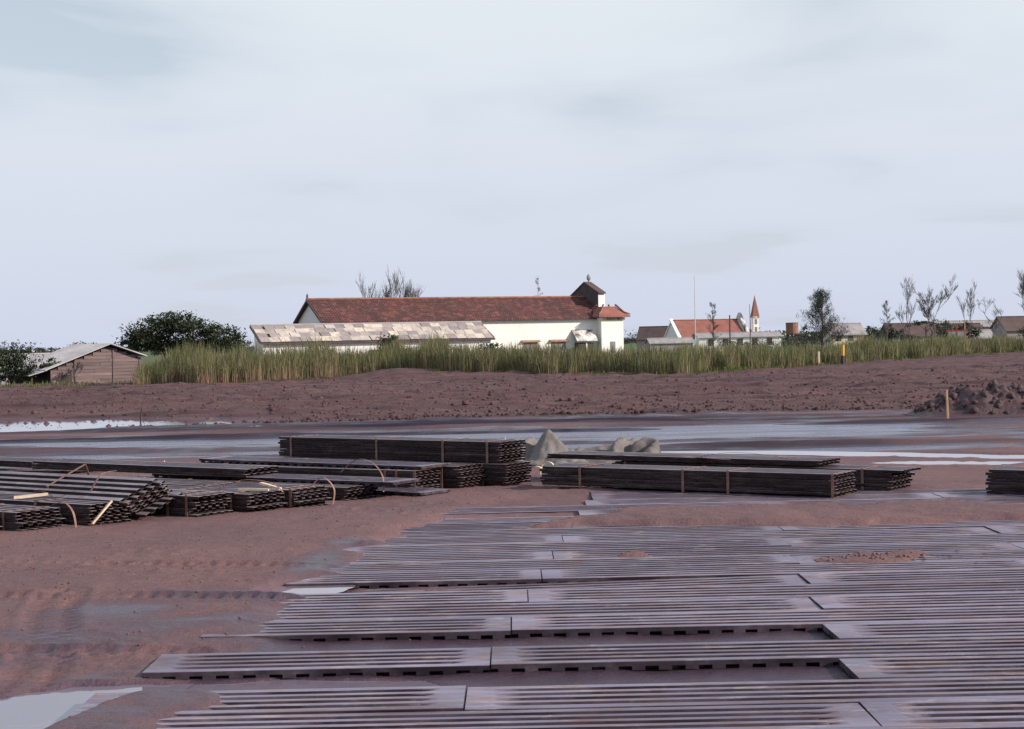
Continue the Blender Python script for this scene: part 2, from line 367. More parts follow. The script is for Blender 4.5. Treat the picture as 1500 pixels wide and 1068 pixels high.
def ground(x, y):
    x = np.asarray(x, float); y = np.asarray(y, float)
    lump = fbm(x*.9, y*.9, 3, 1)*.020 + fbm(x*4, y*4, 3, 5)*.008
    crumb = np.maximum(fbm(x*11, y*11, 3, 9), 0)*.030*sstep(-.1, .35, fbm(x*.7, y*1.1, 2, 77))
    z = .012 + lump + crumb
    near = y < 21
    # left margin of the mat is swamped by mud
    xb = np.interp(y, LB_D, LB_X) + fbm(y*2.3, x*.6, 3, 31)*.35
    inside = sstep(-.25, .35, x - xb)
    on = (y > 2) & (y < 18.6)
    bank = np.interp(y, [5, 8.0, 8.15, 9.3, 10.0, 14, 17, 20], [.05, .05, .0, .0, .055, .065, .05, .0])
    z = np.where(on, z + bank*(1-inside), z)
    matz = -.002 + fbm(x*2.2, y*2.2, 3, 3)*.014 + fbm(x*9, y*9, 2, 4)*.006
    sdm = polysdf(x, y, MUDPATCH) + fbm(x*1.5, y*3.5, 3, 12)*.45
    patch = sstep(.16, -.25, sdm)
    patch2 = sstep(.25, -.1, np.hypot((x-2.65)/1.3, (y-12.4)*1.3) - .28 + fbm(x*3, y*6, 2, 15)*.3)
    patch3 = sstep(.15, -.1, np.hypot((x-.9)/1.2, (y-12.75)*2) - .12 + fbm(x*4, y*8, 2, 16)*.2)
    pp = np.maximum(np.maximum(patch, patch2*.70), patch3*.95)
    matz = matz + pp*(.082 + fbm(x*5, y*5, 2, 18)*.012)
    farend = sstep(17.6, 18.4, y + fbm(x*1.1, y, 2, 22)*.8)
    matz = matz + farend*.03 + .028*sstep(13.5, 16, y)
    z = np.where(on & (y > 2), z*(1-inside) + matz*inside, z)
    # tyre tracks
    for pl, w, dp in zip(TRACK, TRACK_W, TRACK_D):
        S, T, D = polyline_st(x, y, pl); k = sstep(w*1.25, w*.85, D)
        row = np.where(T > 0, 1.0, 0.0); ph = np.mod(S/.118 + .5*row, 1.0)-.5
        dim = np.exp(-(ph*.118/.026)**2 - ((np.abs(T)-w*.52)/.034)**2)
        bars = sstep(.15, .35, np.abs(np.mod(S/.118 + np.abs(T)*3.0, 1.0)-.5))
        rim = np.exp(-((D-w*1.15)/.035)**2)*.012
        z = z + dp*(k*(-.008 - .010*bars) - .034*dim*k + rim)*sstep(0, .25, vnoise(S*1.1, T*0, 50)+.55)
    # shallow belt of water beyond the stacks
    b = sstep(22.5, 27, y + fbm(x*.25, y*.25, 2, 41)*3)*(1-sstep(33.5, 37, y + .12*x*0 + fbm(x*.3, y*.3, 2, 43)*2))
    streak = fbm(x*.20, y*1.1, 4, 44)*.11 + fbm(x*.09, y*.3, 2, 47)*.04
    streak = streak - .075*np.exp(-((y-30.4+.06*x)/.9)**2)*(x < 4)
    cx = sstep(-5.5, -1.5, x)*(1-sstep(5.5, 9.5, x))
    belt = -.002 - .042*cx*sstep(25, 27.5, y)*(1-sstep(33.2, 35, y)) + streak + fbm(x*3, y*3, 2, 46)*.006
    z = z*(1-b) + belt*b
    # churned field
    f = sstep(35.8, 38.0, y - np.interp(x, [-16, -10, -5, -2], [7.5, 5.2, 3.2, 0]) + fbm(x*.3, y*.3, 2, 51)*1.5)
    yy = y + fbm(x*.035, y*.10, 3, 52)*5 - .02*x
    ridg = 1-np.abs(np.mod(yy/3.1, 1.0)*2-1); ridg2 = 1-np.abs(np.mod(yy/1.25+.3, 1.0)*2-1)
    s1 = np.mod(yy/3.3, 1.0); s2 = np.mod(yy/1.35+.3, 1.0); lw = 1 + .9*fbm(x*.05, y*.3, 2, 59); fz = .03 + .085*lw*(1-s1)*sstep(0, .06, s1) + .04*lw*(1-s2)*sstep(0, .10, s2) + fbm(x*.12, y*.5, 3, 53)*.08 + np.maximum(fbm(x*1.6, y*1.9, 4, 54), -.05)*.13
    rough = np.abs(fbm(x*.5, y*1.9, 4, 57, .6)); fz = fz + .07*rough + .05*fbm(x*3.1, y*3.1, 3, 58)
    fz = fz + .38*np.exp(-((x+5.2)/2.2)**2 - ((y-78)/2.2)**2) + .22*np.exp(-((x+1)/5)**2 - ((y-75.5)/2)**2)
    fz = fz + sstep(60, 100, y)*.25*sstep(5, 20, x)
    z = z*(1-f) + fz*f
    # falls away behind the field
    e = y - edge_y(x); z = z - .72*sstep(2, 12, e)
    for k, pl in PUDDLES.items():
        x0 = min(p[0] for p in pl)-1.2; x1 = max(p[0] for p in pl)+1.2; y0 = min(p[1] for p in pl)-1.2; y1 = max(p[1] for p in pl)+1.2
        m = (x > x0) & (x < x1) & (y > y0) & (y < y1)
        if not m.any(): continue
        sc = 2.5 if y0 < 20 else .7
        sd = polysdf(x[m], y[m], pl) + fbm(x[m]*sc, y[m]*sc*1.6, 3, 60)*(.10 if y0 < 20 else .5 if k == 'h' else .16)
        wv = .07 if y0 < 20 else .5 if k == 'h' else .16
        kk = sstep(wv, -wv*.5, sd)
        z[m] = z[m]*(1-kk) + (LEVEL.get(k, WATER) - .042 + .12*z[m])*kk
    return z

def axis(*segs):
    out = []
    for a, b, st in segs: out += list(np.arange(a, b-1e-6, st))
    return np.array(out + [segs[-1][1]])
def sheet(name, xs, ys, mat):
    X, Y = np.meshgrid(xs, ys); Z = ground(X, Y)
    nx, ny = len(xs), len(ys); v = np.stack([X, Y, Z], -1).reshape(-1, 3)
    i = (np.arange(ny-1)[:, None]*nx + np.arange(nx-1)[None, :]).ravel()
    me = np_mesh(name, v, np.stack([i, i+1, i+nx+1, i+nx], 1), True)
    wet = sstep(.022, -.030, Z)
    nb_ = sstep(23.5, 26, Y + fbm(X*.3, Y*.4, 3, 81)*4)*(Y < 37.5)
    wet = np.maximum(wet, nb_*(.55 + .9*fbm(X*.12, Y*.8, 3, 82)))
    wet = np.maximum(wet, sstep(12.2, 9.5, Y + fbm(X*.9, Y*1.3, 3, 83)*2.5)*(.62 + .5*fbm(X*1.2, Y*2.5, 3, 84)))
    wet = np.maximum(wet, sstep(-.1, .3, X - np.interp(Y, LB_D, LB_X))*(Y < 10.5)*(.95 + .5*fbm(X*1.5, Y*2, 3, 88)))
    wet = np.clip(np.maximum(wet, sstep(.5, .1, np.abs(X - np.interp(Y, LB_D, LB_X) + .1))*(Y < 14)*.6), 0, 1)
    set_attr(me, 'wet', wet.ravel())
    silt = sstep(25.0, 27.0, Y + fbm(X*.25, Y*.4, 3, 85)*3)*(1-sstep(36.0, 37.4, Y - np.interp(X, [-16, -10, -5, -2], [2.5, 1.5, 1, 0]) + fbm(X*.4, Y*.4, 2, 86)*1.2))
    silt = np.clip(silt*(.75 + 1.5*fbm(X*.13, Y*.75, 3, 87)), 0, 1)*sstep(-14, -7, X + (Y-27)*1.2)
    set_attr(me, 'silt', silt.ravel())
    return tag(link(name, me, mat), kind='structure')
sheet('mud_ground', axis((-40, -8, 1.0), (-8, -4.6, .08), (-4.6, -.9, .023), (-.9, 4.8, .034), (4.8, 8, .07), (8, 40, 1.0)),
      axis((-12, 5, .5), (5, 7, .1), (7, 9, .026), (9, 13, .022), (13, 21, .05)), M['mud'])
sheet('wet_ground', axis((-60, -17, 2), (-17, 17, .11), (17, 60, 2)), axis((21, 36.6, .075),), M['mud'])
sheet('field', axis((-110, -36, 2), (-36, 40, .17), (40, 120, 2)), axis((36.6, 75, .15), (75, 110, .3), (110, 150, 2)), M['field_soil'])
far = MB().add([(-6000, -2000, -.76), (6000, -2000, -.76), (6000, 9000, -.76), (-6000, 9000, -.76)], [(0, 1, 2, 3)]).build('plain', M['verge'])
tag(far, kind='structure'); set_attr(far.data, 'hue', [.3]*4)
def water_sheet(name, x0, x1, y0, y1, mat, z=WATER):
    m = MB().add([(x0, y0, z), (x1, y0, z), (x1, y1, z), (x0, y1, z)], [(0, 1, 2, 3)])
    return tag(m.build(name, mat), kind='structure')
def puddle(pl, z, grow, seed):
    P = np.array(pl, float); n = len(P); out = []
    for i in range(n):                                   # rounded, slightly ragged outline
        p0, p1, p2, p3 = P[i-1], P[i], P[(i+1) % n], P[(i+2) % n]
        for t in np.arange(0, 1, .125): out.append(.5*(2*p1 + (p2-p0)*t + (2*p0-5*p1+4*p2-p3)*t*t + (3*p1-p0-3*p2+p3)*t**3))
    out = np.array(out); c = out.mean(0); d = out - c; out = out + d/np.linalg.norm(d, axis=1)[:, None]*(grow + fbm(out[:, 0]*(2.5 if len(pl) > 6 and pl[0][1] > 20 else 9), out[:, 1]*9, 3, seed)*(.22 if pl[0][1] > 20 else .05))[:, None]
    v = [(c[0], c[1], z)] + [(p[0], p[1], z) for p in out]; m = len(out)
    tag(MB().add(v, [(0, 1+i, 1+(i+1) % m) for i in range(m)]).build('puddle', M['water']), kind='structure')
for k, pl in PUDDLES.items():
    if k == 'h': continue
    puddle(pl, LEVEL.get(k, WATER), .03 if k == 'b' else .05 if k in 'fgd' else .10, 5)
water_sheet('shallow_water', -40, 40, 21.1, 34.4, M['rippled_water'])
water_sheet('pond', -18, -4.5, 34.6, 44.5, M['water'], LEVEL['h'])
water_sheet('shallow_water', -40, -4.5, 34.4, 34.6, M['rippled_water'])
water_sheet('shallow_water', -4.5, 40, 34.4, 38.0, M['rippled_water'])

# loose clods on the churned field
def blobs(n, xf, yf, sf, seed, flat=.7):
    r = np.random.default_rng(seed); x = xf(r, n); y = yf(r, n); s = sf(r, n)
    ico = np.array([(0, 0, 1), (.9, 0, .35), (.28, .85, .35), (-.72, .53, .3), (-.72, -.53, .35), (.28, -.85, .3), (.6, .5, -.5), (-.3, .8, -.5), (-.9, 0, -.5), (-.3, -.8, -.5), (.6, -.5, -.5)])
    fc = np.array([(0,1,2),(0,2,3),(0,3,4),(0,4,5),(0,5,1),(1,6,2),(2,7,3),(3,8,4),(4,9,5),(5,10,1),(6,7,2),(7,8,3),(8,9,4),(9,10,5),(10,6,1)])
    a = r.uniform(0, 6.28, n); c, sn = np.cos(a), np.sin(a); j = r.uniform(.65, 1.35, (n, 11, 3))
    p = ico[None]*j*s[:, None, None]; px = p[..., 0]*c[:, None] - p[..., 1]*sn[:, None]; py = p[..., 0]*sn[:, None] + p[..., 1]*c[:, None]
    z = ground(x, y); v = np.stack([px + x[:, None], py + y[:, None], p[..., 2]*flat + z[:, None] + s[:, None]*.2], -1).reshape(-1, 3)
    f = (fc[None] + (np.arange(n)*11)[:, None, None]).reshape(-1, 3)
    return v, f
v, f = blobs(12000, lambda r, n: r.uniform(-26, 30, n), lambda r, n: 36.9 + 36*r.random(n)**2.0, lambda r, n: r.uniform(.02, .055, n)*(1+.9*(r.random(n) > .95)), 3)
o = link('soil_clods', np_mesh('soil_clods', v, f), M['field_soil']); set_attr(o.data, 'wet', np.zeros(len(v))); tag(o, 'loose brown clods strewn over the churned field', 'soil', kind='stuff')
v, f = blobs(700, lambda r, n: r.uniform(-5, .2, n), lambda r, n: r.uniform(9, 18.5, n), lambda r, n: r.uniform(.004, .014, n), 6)
o = link('mud_crumbs', np_mesh('mud_crumbs', v, f), M['mud']); set_attr(o.data, 'wet', np.zeros(len(v))); tag(o, 'tiny crumbs of mud scattered over the rutted mud beside the laid mat', 'mud', kind='stuff')
v, f = blobs(90, lambda r, n: r.normal(2.7, .33, n), lambda r, n: r.normal(12.35, .12, n), lambda r, n: r.uniform(.006, .02, n), 8)
v[:, 2] = np.maximum(v[:, 2], .045); o = link('mud_crumbs', np_mesh('mud_crumbs', v, f), M['mud']); set_attr(o.data, 'wet', np.zeros(len(v))); tag(o, 'broken mud lying on top of the laid steel planks', 'mud', kind='stuff')

# ------------------------------------------------------------------ steel planks
PL, PW = 3.575, .500
def plank_mesh(name, L, mat, tabs=True, nch=4, depth=.021, tab_z=-.046, lip=True):
    half = PW/2; prof = []          # (y, channel weight)
    ridge = (PW-.03)/(nch*2+1); y = -half+.015
    pts = [(-half, 0, -.024), (-half, 0, -.003), (-half+.006, 0, 0)]
    for i in range(nch):
        y += ridge; pts += [(y-.006, 0, 0), (y-.005, .09, 0), (y+.004, 1, 0), (y+ridge-.004, 1, 0), (y+ridge+.005, .09, 0), (y+ridge+.006, 0, 0)]; y += ridge
    pts += [(half-.006, 0, 0), (half, 0, -.003), (half, 0, -.024)]
    e1, e2 = (min(.12, L*.1), min(.26, L*.2)) if lip else (.0, .02)
    secs = [(-L/2, 0 if lip else 1), (-L/2+e1, 0), (-L/2+e2, 1), (-L/6, 1), (L/6, 1), (L/2-e2, 1), (L/2-e1, 0 if lip else 1), (L/2, 0 if lip else 1)]
    if not lip: secs = secs[:1] + secs[3:5] + secs[-1:]
    th = .004; n = len(pts); vs = []
    for x, k in secs:
        vs += [(x, py, pz - c*k*depth) for py, c, pz in pts]
    top = len(vs)
    for x, k in secs:
        vs += [(x, py*(1-th/half), pz - c*k*depth - th) for py, c, pz in pts]
    fs = []
    for i in range(len(secs)-1):
        for j in range(n-1):
            a = i*n+j; fs.append((a, a+n, a+n+1, a+1)); fs.append((top+a+1, top+a+n+1, top+a+n, top+a))
    for j in range(n-1):
        fs.append((j, j+1, top+j+1, top+j)); a = (len(secs)-1)*n+j; fs.append((a+1, a, top+a, top+a+1))
    for i in range(len(secs)-1):
        a = i*n; fs.append((a+n, a, top+a, top+a+n)); a = i*n+n-1; fs.append((a, a+n, top+a+n, top+a))
    m = MB().add(vs, fs)
    # end lip
    if lip:
      for sx in (-1, 1): m.box(sx*L/2-.004, sx*L/2+.002, -half+.012, half-.012, -.030, -.0045)
    if tabs:
        k = int(L/.134)
        for i in range(k):
            x = -L/2 + (i+.5)*L/k
            for sy in (-1, 1): m.box(x-.034, x+.034, sy*half-.005 if sy > 0 else -half-.002, sy*half+.002 if sy > 0 else -half+.005, tab_z, -.0235)
    me = m.mesh(name); me.materials.append(mat)
    set_attr(me, 'wear_shade', [1.0 if v_.co.z > -.001 and abs(v_.co.y) < half-.001 else 0.0 for v_ in me.vertices]); return me  # marks worn ridge tops; everything else takes the painted shade
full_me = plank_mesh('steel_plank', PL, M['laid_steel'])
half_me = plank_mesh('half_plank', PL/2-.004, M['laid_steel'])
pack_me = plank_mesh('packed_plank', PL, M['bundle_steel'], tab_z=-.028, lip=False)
pr_ = random.Random(3)
mat_root = tag(empty('landing_mat', (0, ROW0, 0)), 'laid matting of ribbed grey steel planks, interlocked in long rows on the mud', 'steel matting')
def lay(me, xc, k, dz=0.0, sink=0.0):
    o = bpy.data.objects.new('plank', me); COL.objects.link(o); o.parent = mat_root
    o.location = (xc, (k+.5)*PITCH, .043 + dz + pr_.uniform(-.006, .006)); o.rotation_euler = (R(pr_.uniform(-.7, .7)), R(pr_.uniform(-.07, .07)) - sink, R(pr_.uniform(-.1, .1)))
for k in range(-5, 21):
    y = ROW0 + (k+.5)*PITCH; lb = np.interp(y, LB_D, LB_X) if y > 8.7 else -1.85
    j = (1.53 if k % 2 else -.25) + .0535*(k+1 if k % 2 else k)
    P = PL + .009
    while j > 9.5: j -= P
    x = j
    while x < 11: lay(full_me, x + P/2, k, ); x += P
    if k in (1, 3): continue                        # the two bare gaps
    x = j
    while x - P/2 > lb - .5:
        if x - P > lb - .75: lay(full_me, x - P/2, k, -.03 if k == 7 else 0.0, R(.75) if k == 7 else 0.0); x -= P
        else: lay(half_me, x - P/4, k); x -= P/2

# ------------------------------------------------------------------ bundles
U = Vector((-.825, .565, 0)).normalized(); W = Vector((.565, .825, 0)).normalized()
def strap_mesh(h, w=.032):
    m = MB(); y = PW/2+.006; t = .003
    m.box(-w/2, w/2, -y-t, y+t, h+.002, h+.002+t); m.box(-w/2, w/2, -y-t, y+t, -.004, -.004+t)
    for s in (-1, 1): m.box(-w/2, w/2, s*y-t if s < 0 else y, -y if s < 0 else y+t, -.0008, h+.0018)
    return m.mesh('strap')
PITCHZ = .031
def bundle(label, p0, n, ang=0.0, z=0.0, tilt=0.0, slip=0.0, straps=(-1.35, -.45, .45, 1.35), group='bundles of steel planks', seed=0, spread=.016, length_shift=None, name='plank_bundle'):
    r = random.Random(seed*13+n)
    u = Matrix.Rotation(R(ang), 3, 'Z') @ U; w = Matrix.Rotation(R(ang), 3, 'Z') @ W
    c = Vector((p0[0], p0[1], 0)) + u*(PL/2) + w*(PW/2)
    root = empty(name, (c.x, c.y, z), math.atan2(-u.y, -u.x))    # local +x points to the near right end
    root.rotation_euler = (R(tilt), 0, math.atan2(-u.y, -u.x))
    tag(root, label, 'plank bundle', group)
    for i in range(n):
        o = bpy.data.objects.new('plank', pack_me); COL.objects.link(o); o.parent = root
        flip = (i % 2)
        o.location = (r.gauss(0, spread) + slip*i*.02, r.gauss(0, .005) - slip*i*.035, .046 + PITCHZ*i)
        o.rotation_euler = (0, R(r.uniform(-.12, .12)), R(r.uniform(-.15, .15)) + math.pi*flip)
    if straps:
        sm = strap_mesh(.046 + PITCHZ*(n-1)); sm.materials.append(M['strap_steel'])
        for s in straps:
            o = bpy.data.objects.new('strap', sm); COL.objects.link(o); o.parent = root; o.location = (s + r.uniform(-.1, .1), 0, 0)
    return root
G0 = .01
bundle('banded plank bundle lying on the far edge of the laid mat', (3.25, 16.92), 7, 0, .05, straps=(-1.2, .0, .62, 1.72), seed=1)
bundle('plank bundle behind and alongside the banded one on the edge of the laid mat', (4.02, 17.55), 7, -2, .03, straps=(-1.5, 1.3), seed=2, spread=.05)
bundle('plank bundle lying apart beside a puddle past the edge of the laid mat', (7.80, 15.05), 8, 1, .03, straps=(-1.2, .2, 1.4), seed=3)
B4 = bundle('long thick plank bundle set on top of the others beside the crumpled canvas', (-.16, 19.54), 8, -2, .262, straps=(-1.5, -.2, .85, 1.66), seed=4)
bundle('plank bundle at the foot of the crumpled canvas, the end one under the raised bundle', (-.09, 19.42), 8, 0, G0, straps=(-1, 1.5), seed=5)
bundle('plank bundle under the raised bundle, second from the crumpled canvas', (-.62, 19.18), 8, 1, G0, straps=(-1, 1.3), seed=6, spread=.03)
bundle('plank bundle with three steel bands round its end, beside loose flat planks', (-1.12, 18.68), 8, 1, G0, straps=(-1.2, 1.3, 1.52, 1.7), seed=7)
bundle('low plank bundle in shadow between the loose planks and the open-sided bundles', (-1.78, 17.75), 5, 1, G0, straps=(-.8,), seed=8)
bundle('plank bundle with many thin bands on its end, next to the low shadowed one', (-2.22, 16.92), 7, -1, G0, straps=(-1, .5, 1.5, 1.7), seed=9, spread=.03)
bundle('plank bundle topped by two pale broken slats', (-2.62, 16.50), 7, 0, G0, straps=(-.9, .7, 1.6), seed=10, spread=.03)
bundle('plank bundle with uneven layers and two pale bands, beside the toppled bundle', (-3.10, 16.10), 8, 1, G0, straps=(-.9, 1.45, 1.70), seed=11, spread=.05)
bundle('toppled plank bundle leaning over its neighbours with its ribbed top turned down', (-3.62, 15.98), 9, -2, .17, tilt=21, slip=.75, straps=(.6,), seed=12, spread=.05)
bundle('brown ended plank bundle with a bent pale band, in front of the toppled bundle', (-3.93, 15.44), 8, 0, G0, straps=(-1.1, 1.0), seed=13, spread=.02)
bundle('plank bundle with a dark end and one hanging band, next to the brown ended bundle', (-4.48, 15.10), 7, -1, G0, straps=(-1, .9, 1.65), seed=14, spread=.03)
bundle('plank bundle with a ragged open end, the last one away from the laid mat', (-4.98, 14.78), 7, 0, G0, straps=(-1, .3), seed=15, spread=.05)
bundle('thin bundle of few planks lying apart on the mud near the shallow water', (-5.92, 22.6), 3, -4, G0+.05, straps=(.8,), seed=16)
bundle('small stack of planks laid along the tops of the bundles behind the toppled one', (-2.95, 18.2), 3, -1, .262, straps=(), seed=17, spread=.06)
bundle('few loose planks laid on the bundle beside the laid mat with bent bands over them', (3.35, 18.05), 2, -1, .262, straps=(), seed=18, spread=.08)
def loose(label, p0, ang, z, ty=0, seed=0):
    o = bpy.data.objects.new('steel_plank', full_me); COL.objects.link(o)
    u = Matrix.Rotation(R(ang), 3, 'Z') @ U; w = Matrix.Rotation(R(ang), 3, 'Z') @ W
    c = Vector((p0[0], p0[1], 0)) + u*(PL/2) + w*(PW/2)
    o.location = (c.x, c.y, z); o.rotation_euler = (0, R(ty), math.atan2(-u.y, -u.x)); tag(o, label, 'steel plank', 'loose steel planks'); return o
loose('loose steel plank lying flat on the mud in front of the bundles', (-1.02, 18.05), -4, .085)
loose('loose steel plank sticking out from the top of the low shadowed bundle', (-1.30, 17.80), 1, .225)
loose('loose steel plank lying across the top of the bundle under the raised bundle', (-1.05, 18.72), -2, .32)

# broken slats, bent bands, sticks
def board(name, a, b, w, t, mat, label, cat, group=None):
    a, b = Vector(a), Vector(b); d = b-a; s = d.cross(Vector((0, 0, 1)))
    s = s.normalized()*w/2 if s.length > 1e-4 else Vector((w/2, 0, 0)); n = s.cross(d).normalized()*t/2
    m = MB().add([a-s-n, a+s-n, a+s*.9+n, a-s+n, b-s*.8-n, b+s-n, b+s+n, b-s*.7+n], [(0,3,2,1),(4,5,6,7),(0,1,5,4),(1,2,6,5),(2,3,7,6),(3,0,4,7)])
    return tag(m.build(name, mat), label, cat, group)
board('wood_slat', (-4.72, 15.75, .325), (-4.42, 15.83, .345), .055, .025, M['pale_wood'], 'short pale wooden slat lying on the toppled bundle', 'wood slat')
board('wood_slat', (-2.78, 16.85, .262), (-2.46, 16.75, .262), .05, .02, M['pale_wood'], 'pale slat lying flat on the bundle of broken slats', 'wood slat')
board('wood_slat', (-2.58, 17.0, .31), (-2.36, 16.86, .262), .05, .02, M['pale_wood'], 'pale slat propped up at one end above another slat', 'wood slat')
board('wood_slat', (-3.90, 15.40, .10), (-3.74, 15.50, .30), .04, .015, M['pale_wood'], 'pale bent slat leaning on the brown ended bundle', 'wood slat')
def stick(name, p, h, r, lean, mat, label, cat='stake', n=5):
    m = MB().tube([(p[0], p[1], p[2]-.15), (p[0]+lean[0]*.5, p[1]+lean[1]*.5, p[2]+h*.5), (p[0]+lean[0], p[1]+lean[1], p[2]+h)], [r, r*.95, r*.85], n)
    return tag(m.build(name, mat), label, cat)
stick('wooden_stick', (-.03, 21.4, .02), .34, .018, (.05, 0), M['orange_wood'], 'short yellow stick standing before the crumpled canvas', 'stick')
stick('wooden_stick', (-.13, 21.9, .02), .42, .01, (.02, 0), M['pale_wood'], 'thin pale stick behind the end of the raised bundle', 'stick')
stick('wooden_stick', (-4.35, 21.4, .0), .26, .014, (-.14, .02), M['orange_wood'], 'short leaning stick in the mud behind the toppled bundle', 'stick')
stick('survey_stake', (8.43, 32.4, -.02), .60, .028, (-.02, 0), M['orange_wood'], 'bare orange wooden stake in front of the dirt heap', 'stake')
stick('survey_stake', (14.75, 80.4, .05), .85, .07, (.0, 0), M['pale_wood'], 'pale wooden stake at the edge of the reeds', 'stake')
root = tag(empty('marker_post', (15.95, 80.6, .05)), 'post with yellow upper half and black lower half at the edge of the reeds', 'post')
MB().tube([(0, 0, -.3), (0, 0, .62)], .085, 8).build('lower_post', M['black_paint'], root)
MB().tube([(0, 0, .621), (.01, 0, 1.15)], .08, 8).build('upper_post', M['yellow_paint'], root)
stick('wooden_stick', (-8.62, 38.6, -.06), .42, .02, (.05, 0), M['black_paint'], 'dark knobbed stick standing in the pale pond', 'stick')
def band(label, pts, w=.022, wd=(0, 0, 1), mat='strap_steel'):
    P = [Vector(p) for p in pts]; out = []
    for i in range(len(P)-1):                       # Catmull-Rom
        p0, p1, p2, p3 = P[max(i-1, 0)], P[i], P[i+1], P[min(i+2, len(P)-1)]
        for k in range(6):
            t = k/6; out.append(.5*((2*p1) + (p2-p0)*t + (2*p0-5*p1+4*p2-p3)*t*t + (3*p1-p0-3*p2+p3)*t**3))
    out.append(P[-1]); m = MB().ribbon(out, w, wd)
    return tag(m.build('steel_band', M[mat]), label, 'steel band', 'loose steel bands')
band('rusty band looping over the bundle with three bands', (( -1.95, 18.75, .27), (-1.75, 18.6, .42), (-1.55, 18.3, .40), (-1.42, 18.0, .28), (-1.40, 17.85, .12)), wd=W)
band('rusty band arching over the planks of the bundle topped by slats', ((-3.05, 16.75, .25), (-2.75, 16.8, .36), (-2.45, 16.8, .33), (-2.3, 16.6, .25)), wd=W)
band('pale bent band sprung from the end of the brown ended bundle', ((-4.30, 15.55, .27), (-4.16, 15.42, .30), (-4.06, 15.34, .22), (-4.03, 15.33, .07)), wd=W)
band('rusty band hanging down by the open-sided bundles', ((-2.12, 17.2, .22), (-1.98, 17.2, .34), (-1.86, 17.22, .22), (-1.88, 17.2, .03)), wd=W)
band('bent band rising from the planks on the bundle beside the laid mat', ((2.0, 18.9, .33), (2.4, 18.75, .40), (2.8, 18.55, .38), (3.1, 18.4, .33)), wd=W)
band('long flat band lying on the bundle at the edge of the laid mat', ((.95, 19.4, .33), (1.3, 19.15, .37), (1.9, 18.9, .36), (2.4, 18.6, .33)), wd=W)
band('white band curled on the mud between the canvas and the laid mat', ((.15, 20.0, .18), (.28, 19.7, .22), (.40, 19.4, .16), (.46, 19.2, .10)), .05, W, 'pale_wood')
band('pale band curled up beside the crumpled canvas', ((.33, 20.9, .03), (.37, 20.8, .18), (.48, 20.75, .17), (.53, 20.7, .02)), .03, W, 'pale_wood')
band('rusty band sticking up from the top of the toppled bundle', ((-4.05, 15.95, .35), (-3.98, 16.1, .50), (-3.88, 16.3, .52)), wd=U)
band('rusty band lying across the toppled bundle', ((-4.6, 16.0, .36), (-4.45, 15.85, .36), (-4.3, 15.68, .30)), wd=U)

# crumpled canvas
def tarp(name, cx, cy, sx, sy, rz, ridges, seed, label, base=.05, wr=.03):
    # ridges: (x0, y0, z0, x1, y1, z1, fall) creases from which the cloth falls away in flat facets
    nx, ny = int(sx/.028), int(sy/.028); xs = np.linspace(-sx/2, sx/2, nx); ys = np.linspace(-sy/2, sy/2, ny); X, Y = np.meshgrid(xs, ys)
    e = np.minimum(sx/2-np.abs(X), sy/2-np.abs(Y)) + fbm(X*3, Y*3, 3, seed)*.16
    h = base*sstep(0, .2, e); Xw = X + fbm(X*4, Y*4, 2, seed+2)*.10; Yw = Y + fbm(X*4+5, Y*4, 2, seed+3)*.10
    for (x0, y0, z0, x1, y1, z1, fall) in ridges:
        ex, ey = x1-x0, y1-y0; t_ = np.clip(((Xw-x0)*ex + (Yw-y0)*ey)/(ex*ex+ey*ey), 0, 1); d = np.hypot(Xw-x0-ex*t_, Yw-y0-ey*t_)
        h = np.maximum(h, z0+(z1-z0)*t_ - fall*d - .25*np.minimum(d, .1))
    fold = np.abs(fbm(X*3.4+seed, Y*5.0, 3, seed+5, .6)); h = h + wr*(1-np.clip(fold*5, 0, 1))*sstep(0, .12, e) + fbm(X*14, Y*14, 2, seed+9)*.006
    c, s_ = math.cos(rz), math.sin(rz); wx = cx + X*c - Y*s_; wy = cy + X*s_ + Y*c
    keep = e > -.02; z = ground(wx, wy) + np.where(e > .01, h, 0) + .004
    v = np.stack([wx, wy, z], -1).reshape(-1, 3); i = (np.arange(ny-1)[:, None]*nx + np.arange(nx-1)[None]).ravel(); k = keep.ravel()
    F = np.stack([i, i+1, i+nx+1, i+nx], 1); F = F[k[F].all(1)]
    o = link(name, np_mesh(name, v, F), M['canvas']); so = o.modifiers.new('thickness', 'SOLIDIFY'); so.thickness = .006; so.offset = 1
    return tag(o, label, 'tarpaulin')
tarp('canvas_tarpaulin', .40, 23.0, 1.35, 1.0, -.3, [(-.55, -.25, .26, -.42, .2, .34, 1.5), (-.30, -.3, .20, -.20, .15, .36, 1.7), (.12, -.05, .46, .16, .3, .30, 1.25), (.12, -.05, .46, .02, -.42, .06, 1.1), (.12, -.05, .46, .5, -.2, .12, 1.2), (-.05, -.3, .14, .5, -.4, .10, .8)], 3,
     'crumpled grey canvas sheet pushed up into peaks behind the raised bundle', .06, .035)
tarp('canvas_tarpaulin', 1.30, 23.2, 1.5, 1.0, -.25, [(-.7, .1, .13, .1, .25, .20, .6), (-.5, -.3, .08, .3, -.2, .10, .7), (.12, -.05, .29, .28, .3, .30, 1.6), (.12, -.05, .29, .22, -.4, .05, 1.3), (.45, .1, .33, .66, .15, .30, 1.6), (.66, .15, .30, .62, -.25, .16, 1.5)], 11,
     'long grey canvas sheet spread in folds towards the water streak', .06, .04)
tarp('canvas_tarpaulin', 1.05, 22.15, 1.3, .4, -.2, [(-.5, .05, .06, .4, .1, .07, .4)], 17, 'pale strip of canvas trailing flat on the mud before the heaped canvas', .02, .03)
